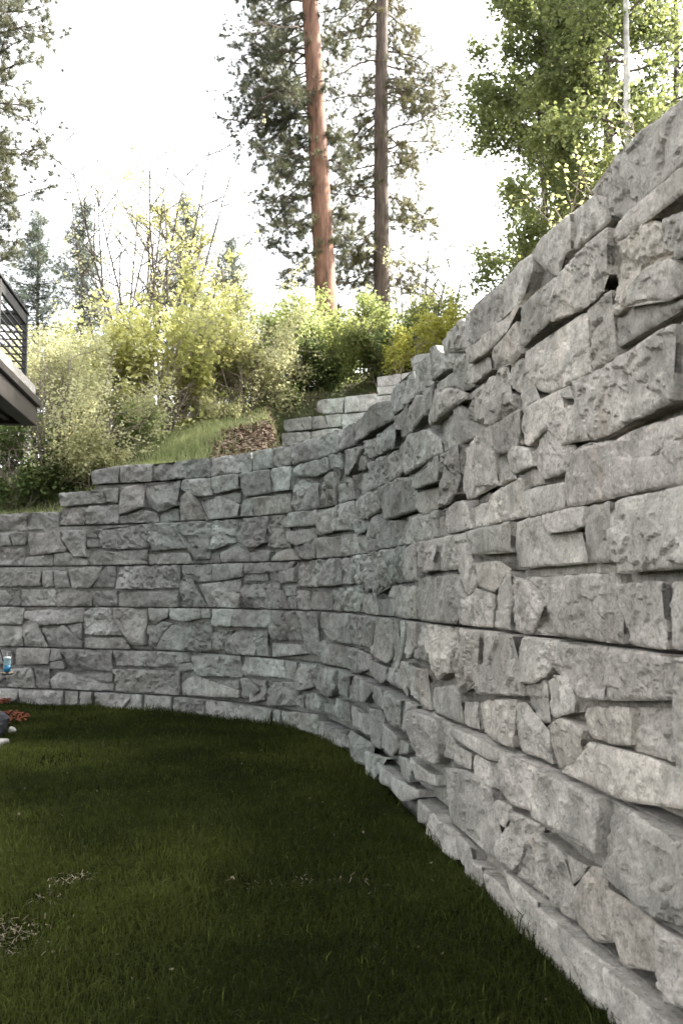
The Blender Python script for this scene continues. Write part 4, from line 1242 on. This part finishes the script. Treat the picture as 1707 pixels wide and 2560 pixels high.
for px, py, Y, wd, sd, lb, lm in ((90, 478, 31, 5.2, 1, 'bluish spruce behind the deck railing, first from the edge', L_SPRUCE), (193, 455, 32, 4.0, 2, 'slim spruce standing between the deck and the bare saplings', L_SPRUCE),
                          (428, 445, 33, 4.6, 3, 'spruce rising behind the yellow green maple', L_SPRUCE), (532, 540, 34, 4.6, 4, 'short spruce between the yellow green maple and the red trunked pine', L_SPRUCE)):
    x, z = at(px, py, Y)
    spruce(x, Y, z, wd, sd, lb, lm)
SG = 'shrubs and young trees on the slope'
def sapling(label, px, py, Y, stems, seed, count, size, leafm, width=.5, n=6, bark=B_TWIG, pbx=None):
    x, zt = at(px, py, Y); bx = x if pbx is None else at(pbx, py, Y)[0]
    z = ground_at(bx, Y) - .05; H = zt - z
    pl = Plant(seed)
    for i in range(stems):
        t = (i - (stems - 1) / 2) * width / max(1, stems - 1) * 2 if stems > 1 else 0
        d = Vector((t * .5 + (x - bx) / H, pl.r.normal(0, .08), 1))
        pl.branch((bx + t * .25, Y + pl.r.normal(0, .15), z), d, H * pl.r.uniform(.78, 1.02) if i else H, .015 + .0046 * H, 2, n, .05, .03, .75, .3, .3)
    return finish(pl, 'sapling', label, 'tree', (bx, Y, z), bark, leafm, count, .06, size, SG)

# far row first, nearest last
def place(name, label, px, py_top, Y, width, stems, leafm, count, size, seed, **kw):
    x, zt = at(px, py_top, Y); z = ground_at(x, Y)
    return shrub(name, label, x, Y, (zt - z) * .93, width, stems, leafm, count, size, seed, **kw)

place('shrub', 'pale olive thicket seen through the deck railing', 10, 740, 21, 3.4, 10, L_PALE, 14000, .07, 31, sigma=.14)
place('shrub', 'pale bushy willow beside the deck corner, twiggy at its foot', 140, 765, 16.9, 2.7, 15, L_PALE, 22000, .06, 32, sigma=.13)
place('shrub', 'loose pale shrub between the spruces and the maple', 235, 720, 22, 3.2, 10, L_PALE, 12000, .07, 33, sigma=.15)
place('shrub', 'dark green undergrowth below the deck corner', 40, 985, 16.6, 2.2, 10, L_DARK, 8000, .08, 34, sigma=.12)
place('shrub', 'deep green bush showing between the maple and the pale hazel', 500, 690, 27, 3.2, 9, L_MID, 7000, .1, 35, sigma=.16)
place('maple_bush', 'large yellow green maple bush with many slim stems', 375, 690, 19.0, 3.2, 18, L_MAPLE, 9500, .125, 36, sigma=.14, bark=B_GREY, cat='shrub')
place('shrub', 'low fresh green bush at the foot of the yellow green maple', 290, 910, 17.8, 2.2, 10, L_LIME, 4500, .11, 37, sigma=.1)
place('shrub', 'pale hazel bush to the right of the yellow green maple', 560, 715, 20.2, 2.8, 14, L_PALE, 16000, .07, 38, sigma=.14)
place('shrub', 'light green bush behind the slender pale sapling', 655, 700, 22.4, 2.6, 13, L_LIME, 12000, .08, 39, sigma=.14)
place('shrub', 'bright lime bush under the red trunked pine', 770, 690, 23, 2.9, 11, L_LIME, 16000, .09, 40, sigma=.13)
place('shrub', 'dark glossy shrub above the stepped upper wall', 715, 800, 22.3, 2.0, 8, L_DARK, 6500, .08, 41, sigma=.11)
place('shrub', 'mid green shrub under the dark trunked pine', 880, 705, 21.5, 2.6, 11, L_MID, 15000, .08, 42, sigma=.12)
place('shrub', 'deep green shrub beside the top step of the upper wall', 960, 735, 21.0, 2.3, 9, L_DARK, 9000, .075, 43, sigma=.11)
place('shrub', 'olive shrub with bare twigs behind the bright yellow shrub', 1020, 690, 20.5, 2.4, 8, L_MID, 7000, .075, 44, sigma=.13)
place('shrub', 'bright yellow shrub leaning over the grey wall top', 1035, 685, 18.5, 1.7, 9, L_YELLOW, 3800, .08, 45, sigma=.07)
place('shrub', 'small yellow green shrub growing beside the wall top step', 930, 745, 19.2, 1.2, 7, L_YELLOW, 2000, .08, 46, sigma=.07)
place('shrub', 'small pale leaved plant on the wall crest under the birches', 1405, 345, 10.5, .7, 5, L_MAPLE, 500, .06, 47, sigma=.05)

place('shrub', 'low scrubby shrub at the edge of the grass below the pale hazel', 500, 905, 19.3, 1.7, 9, L_PALE, 5500, .06, 71, sigma=.08)
place('shrub', 'low lime shrub beside the end of the upper wall', 640, 890, 21.0, 1.5, 9, L_LIME, 3000, .08, 72, sigma=.08)
place('shrub', 'straggly pale shrub at the bank foot beside the deck corner', 215, 960, 16.8, 1.9, 9, L_PALE, 7000, .06, 73, sigma=.08)
sapling('bare multi stemmed sapling towering over the yellow green maple', 360, 320, 24, 7, 51, 1500, .07, L_PALE, .55, 8, pbx=350)
sapling('thin leafless sapling standing beside the slim spruce', 240, 395, 25, 3, 52, 500, .07, L_PALE, .3, 6, pbx=275)
sapling('slender pale sapling rising at the end of the upper wall', 665, 740, 21.3, 1, 53, 120, .07, L_LIME, .1, 5)
sapling('leggy sapling with sparse leaves behind the maple', 470, 520, 24.5, 4, 54, 2200, .11, L_MAPLE, .4, 6, pbx=440)
sapling('grey leaning sapling between the dark pine and the birches', 1040, 500, 20.5, 3, 55, 500, .06, L_PALE, .3, 6, pbx=985)
sapling('tall wispy sapling with a few pale leaves behind the slim spruce', 300, 420, 23, 4, 74, 900, .08, L_PALE, .35, 7, pbx=300)
sapling('thin stemmed sapling budding between the maple and the short spruce', 415, 400, 22, 4, 75, 1100, .08, L_MAPLE, .35, 7, pbx=400)
sapling('fine twiggy sapling above the pale hazel', 560, 600, 22.5, 4, 76, 900, .07, L_PALE, .4, 7, pbx=560)
sapling('wispy twiggy sapling beside the dark pine trunk', 935, 560, 26, 4, 56, 700, .06, L_PALE, .5, 6)

# the birch grove above the wall
def birch(label, px, Y, top, seed, bark, count, spread_l, n_br, lean=0.0, leafm=L_BIRCH, low=1.5, rad=.085, size=.1):
    x, _ = at(px, 600, Y); z = ground_at(x, Y) - .1
    pl = Plant(seed); r = pl.r
    pts = [Vector((x + lean * top * (i / 10) + r.normal(0, .03), Y + r.normal(0, .03), z + top * i / 10)) for i in range(11)]
    pl.wood.tube(pts, [rad * (1.12 - .95 * i / 10) for i in range(11)], 10)
    trunk = pl.wood; root = empty('birch', (x, Y, z), label, 'tree', 'birches above the wall')
    trunk.build('trunk', bark, root, True)
    pl.wood = Geo()
    for i in range(n_br):
        h = low + (top - low) * (i + r.random()) / n_br
        f = h / top * 10; j = min(int(f), 9); p = pts[j].lerp(pts[j + 1], f - j)
        az = r.random() * 6.283; k = (1 - .6 * (h / top) ** 2)
        d = Vector((math.cos(az), math.sin(az), r.uniform(.25, .9)))
        pl.branch(p, d, spread_l * k * r.uniform(.7, 1.15), .022 * k + .006, 1, 6, .18, -.01, .8, .2, .42)
    pl.wood.build('branches', B_BROWN, root, True)
    v, q, tn = pl.crown(count, .13, size, .2, .8)
    obj('foliage', mesh_np('foliage', v - np.array((x, Y, z)), q, [leafm], False, tint=tn), root)
birch('birch with spreading leafy boughs, nearest the pines', 1255, 20.5, 10.5, 61, B_BROWN, 30000, 1.9, 40, -.012, low=.4)
birch('dark stemmed birch in the middle of the grove', 1330, 19.0, 13.0, 62, B_BROWN, 34000, 2.1, 38, -.01, low=.8, rad=.1)
birch('thick dark twin of the white stemmed birch', 1392, 18.2, 12.5, 63, B_BROWN, 26000, 1.9, 34, .012, low=1.6, rad=.11)
birch('birch with a clean white trunk', 1452, 16.5, 12.5, 64, B_WHITE, 20000, 1.9, 30, -.004, low=2.4, rad=.07)
birch('birch at the very edge of the picture beyond the white trunk', 1560, 19.5, 12.0, 65, B_BROWN, 26000, 2.1, 34, .01, low=.6)
birch('slim birch behind the white stemmed one', 1290, 23.0, 13.5, 66, B_GREY, 28000, 2.1, 34, 0, low=1.2)

# ------------------------------------------------------------------ deck at the left
M_METAL = simple_mat('black_railing_paint', (.006, .0055, .005), .65, 0, .2, 20)
M_CONC = simple_mat('deck_concrete', (.27, .25, .22), .95, 0, .5, 30, .6)
M_STEEL = simple_mat('bronze_fascia', (.042, .035, .031), .5, .35, .25, 5)
M_SOFF = simple_mat('soffit_brown', (.05, .04, .033), .7, 0, .2, 6)
C0 = Vector((-4.2, 13.0, 0)); da = Vector((.112, -.9937, 0)); db = Vector((-.9937, -.112, 0)); rz = math.atan2(da.y, da.x)
deck = empty('deck', (-4.09, 13.0, 0), 'raised deck corner with black bar railing above the lawn', 'deck')
def dbox(name, mat, s0, s1, t0, t1, z0, z1, parent=deck, bev=.006):
    g = Geo(); c = C0 + da * ((s0 + s1) / 2) + db * ((t0 + t1) / 2)
    g.box((c.x, c.y, (z0 + z1) / 2), (abs(s1 - s0), abs(t1 - t0), abs(z1 - z0)), rz, bev)
    return g.build(name, mat, parent)
SL, TL = 9.0, 5.5
dbox('concrete_slab', M_CONC, -.13, SL, -.13, TL, 4.215, 4.41, bev=.02)
dbox('flashing', M_STEEL, -.19, SL, -.20, TL, 4.115, 4.212)
dbox('fascia_beam', M_STEEL, -.15, SL, -.15, .03, 3.86, 4.113)
dbox('fascia_beam', M_STEEL, -.15, -.0, .033, TL, 3.86, 4.113)
dbox('soffit', M_SOFF, .003, SL, .033, TL, 3.95, 4.0)
dbox('soffit_trim', M_SOFF, .003, SL, .16, .24, 3.9, 3.947)
for s_ in np.arange(0, SL, 1.55): dbox('rail_post', M_METAL, s_ - .03, s_ + .03, -.03, .03, 4.412, 5.33)
for t_ in np.arange(1.55, TL, 1.55): dbox('rail_post', M_METAL, -.03, .03, t_ - .03, t_ + .03, 4.412, 5.33)
dbox('top_rail', M_METAL, -.045, SL, -.045, .045, 5.332, 5.372); dbox('top_rail', M_METAL, -.045, .045, .048, TL, 5.332, 5.372)
dbox('upper_rail', M_METAL, .033, SL, -.02, .02, 5.19, 5.328); dbox('upper_rail', M_METAL, -.02, .02, .033, TL, 5.19, 5.328)
for z in np.linspace(4.5, 5.09, 7):
    dbox('rail_bar', M_METAL, .033, SL, -.01, .01, z - .009, z + .009, bev=0); dbox('rail_bar', M_METAL, -.01, .01, .033, TL, z - .009, z + .009, bev=0)
for s_ in (1.2, 5.5): dbox('support_post', M_STEEL, s_ - .09, s_ + .09, 2.4, 2.58, -.2, 3.948)

# ------------------------------------------------------------------ feeder on its hook, rock, paving and mulch
M_GLASS, nt, b = new_mat('feeder_glass')
b.inputs['Base Color'].default_value = (.3, .45, .5, 1); b.inputs['Roughness'].default_value = .3; b.inputs['Transmission Weight'].default_value = .5; b.inputs['IOR'].default_value = 1.3
M_NECTAR, nt, b = new_mat('blue_nectar')
b.inputs['Base Color'].default_value = (.0, .1, .2, 1); b.inputs['Roughness'].default_value = .35; b.inputs['Transmission Weight'].default_value = .1
M_IRON = simple_mat('black_iron', (.012, .012, .012), .5, .4, .2, 20)
M_CAP = simple_mat('feeder_cap', (.3, .36, .37), .5, 0, .1, 10)
FX, FY = -3.655, 11.0
hook = empty('shepherds_hook', (FX - .33, FY, 0), 'black iron hook pole holding the blue feeder', 'garden hook')
g = Geo()
pp = [(FX - .33, FY, -.15), (FX - .33, FY, .95)] + [(FX - .33 + .13 - .13 * math.cos(a), FY, .98 + .155 * math.sin(a)) for a in np.linspace(.1, 2.5, 10)]
pp += [(FX - .075, FY, 1.0), (FX - .055, FY, .94)] + [(FX - .008 - .045 * math.cos(a), FY, .925 - .042 * math.sin(a)) for a in np.linspace(.3, 2.9, 7)] + [(FX + .04, FY, .96)]
g.tube(pp, .008, 8); g.build('pole', M_IRON, hook, True)
fe = empty('hummingbird_feeder', (FX, FY, .7), 'glass hummingbird feeder half full of blue nectar on a hook', 'bird feeder')
g = Geo(); g.lathe((FX, FY, .775), [(.039, .078), (.039, .145), (.041, .15), (.041, .155)], 18); g.build('bottle', M_GLASS, fe, True)
g = Geo(); g.lathe((FX, FY, .778), [(.0, -.003), (.031, -.003), (.039, .03), (.039, .0745), (.0, .0745)], 18); g.build('nectar', M_NECTAR, fe, True)
g = Geo(); g.lathe((FX, FY, .93), [(.0, .012), (.042, .012), (.043, .0), (.042, -.012), (.0, -.012)], 18); g.tube([(FX, FY, .94), (FX - .006, FY, .97), (FX - .006, FY, .885 + .02)][:2] + [(FX + .004, FY, .985)], .004, 6); g.build('cap', M_CAP, fe, True)
g = Geo(); g.lathe((FX, FY, .755), [(.0, -.008), (.06, -.006), (.07, .002), (.066, .012), (.03, .018), (.0, .018)], 20); g.build('tray', M_IRON, fe, True)
M_PETAL = simple_mat('feeder_flower', (.4, .26, .14), .6, 0, .4, 60)
for k in range(6):
    a = k * 1.047 + .3
    g = Geo(); g.lathe((FX + .052 * math.cos(a), FY + .052 * math.sin(a), .768), [(.013, .0), (.015, .004), (.006, .008), (.0, .006)], 8); g.build('flower', M_PETAL, fe, True)

def boulder(name, label, cat, c, size, mat, seed, flat=.5, rz=0.0, sub=14, group=None):
    r = np.random.default_rng(seed); v = []; q = []
    nphi, nth = sub, sub * 2
    for i in range(nphi + 1):
        ph = math.pi * i / nphi
        for j in range(nth):
            th = 2 * math.pi * j / nth
            v.append((math.sin(ph) * math.cos(th), math.sin(ph) * math.sin(th), math.cos(ph)))
    v = np.array(v)
    pl = r.normal(0, 1, (11, 3)); pl[:, 2] *= .8; pl /= np.linalg.norm(pl, axis=1)[:, None]
    sup = np.min([(r.uniform(.62, .9)) / np.maximum(v @ p, .02) for p in pl] + [np.full(len(v), 1.05)], axis=0)
    v = v * sup[:, None] * (1 + .05 * fbm(v[:, 0] * 3 + seed, v[:, 1] * 3 + v[:, 2] * 2, 3))[:, None] * np.array(size) / 2
    cr, sr = math.cos(rz), math.sin(rz)
    v = np.column_stack([v[:, 0] * cr - v[:, 1] * sr, v[:, 0] * sr + v[:, 1] * cr, v[:, 2]])
    for i in range(nphi):
        for j in range(nth):
            a = i * nth + j; bq = i * nth + (j + 1) % nth
            q.append((a, a + nth, bq + nth, bq))
    return obj(name, mesh_np(name, v, np.array(q), [mat], False), None, c, label=label, cat=cat, group=group)
M_SLATE = simple_mat('dark_slate', (.028, .03, .034), .8, 0, .35, 14, .4)
M_PALE = simple_mat('pale_rock', (.34, .33, .3), .9, 0, .3, 12, .4)
boulder('boulder', 'dark slate boulder lying at the edge of the lawn', 'rock', (-4.13, 11.35, .14), (.95, .6, .46), M_SLATE, 3, rz=-.35)
boulder('stone', 'white quartz stone resting on the dark slate boulder', 'rock', (-4.06, 11.42, .355), (.13, .1, .06), M_PALE, 4)
boulder('stone', 'pale stone beside the red mulch behind the boulder', 'rock', (-4.33, 12.1, .12), (.2, .14, .24), M_PALE, 5)
boulder('stone', 'small pale stone between the mulch and the boulder', 'rock', (-3.83, 11.75, .05), (.1, .09, .08), M_PALE, 6)
g = Geo(); g.box((-4.1, 10.75, .03), (1.0, .45, .09), -.12, .012)
tag(g.build('paver', simple_mat('paver_concrete', (.33, .32, .29), .9, 0, .25, 18, .3)), 'light concrete paver in the grass in front of the boulder', 'paver')
r = np.random.default_rng(77)
n = 420; aa = r.random(n) * 6.283; rr_ = np.sqrt(r.random(n))
Pm = np.column_stack([-4.2 + .27 * rr_ * np.cos(aa), 12.6 + .5 * rr_ * np.sin(aa), .05 + .07 * (1 - rr_ ** 2)])
n2 = 1200
P2m = np.column_stack([r.uniform(-6.0, -4.85, n2), 14.62 + r.normal(0, .14, n2) - 0.0, np.full(n2, .05)])
v, t = chips(np.concatenate([Pm, P2m]), .055, r)
M_REDMULCH = leaf_mat('red_mulch', (.045, .012, .007), (.2, .06, .024), 0, .9)
obj('red_mulch', mesh_np('red_mulch', v, t, [M_REDMULCH], tint=np.tile(r.random(len(Pm) + n2), 4)), kind='stuff')

# bits lying on the lawn
r = np.random.default_rng(91)
n = 170
lx = r.uniform(-3.2, .8, n); ly = r.uniform(3.9, 12.5, n); m = lx < wall_x(ly) - .1
C = np.column_stack([lx[m], ly[m], lawn_z(lx[m], ly[m]) + r.uniform(.03, .06, m.sum())])
v, q = leaves(C, .024, r, .8)
M_LITTER = leaf_mat('fallen_leaf', (.04, .03, .017), (.15, .12, .07), .1, .8)
obj('fallen_leaves', mesh_np('fallen_leaves', v, q, [M_LITTER], tint=r.random(len(C))), kind='stuff')
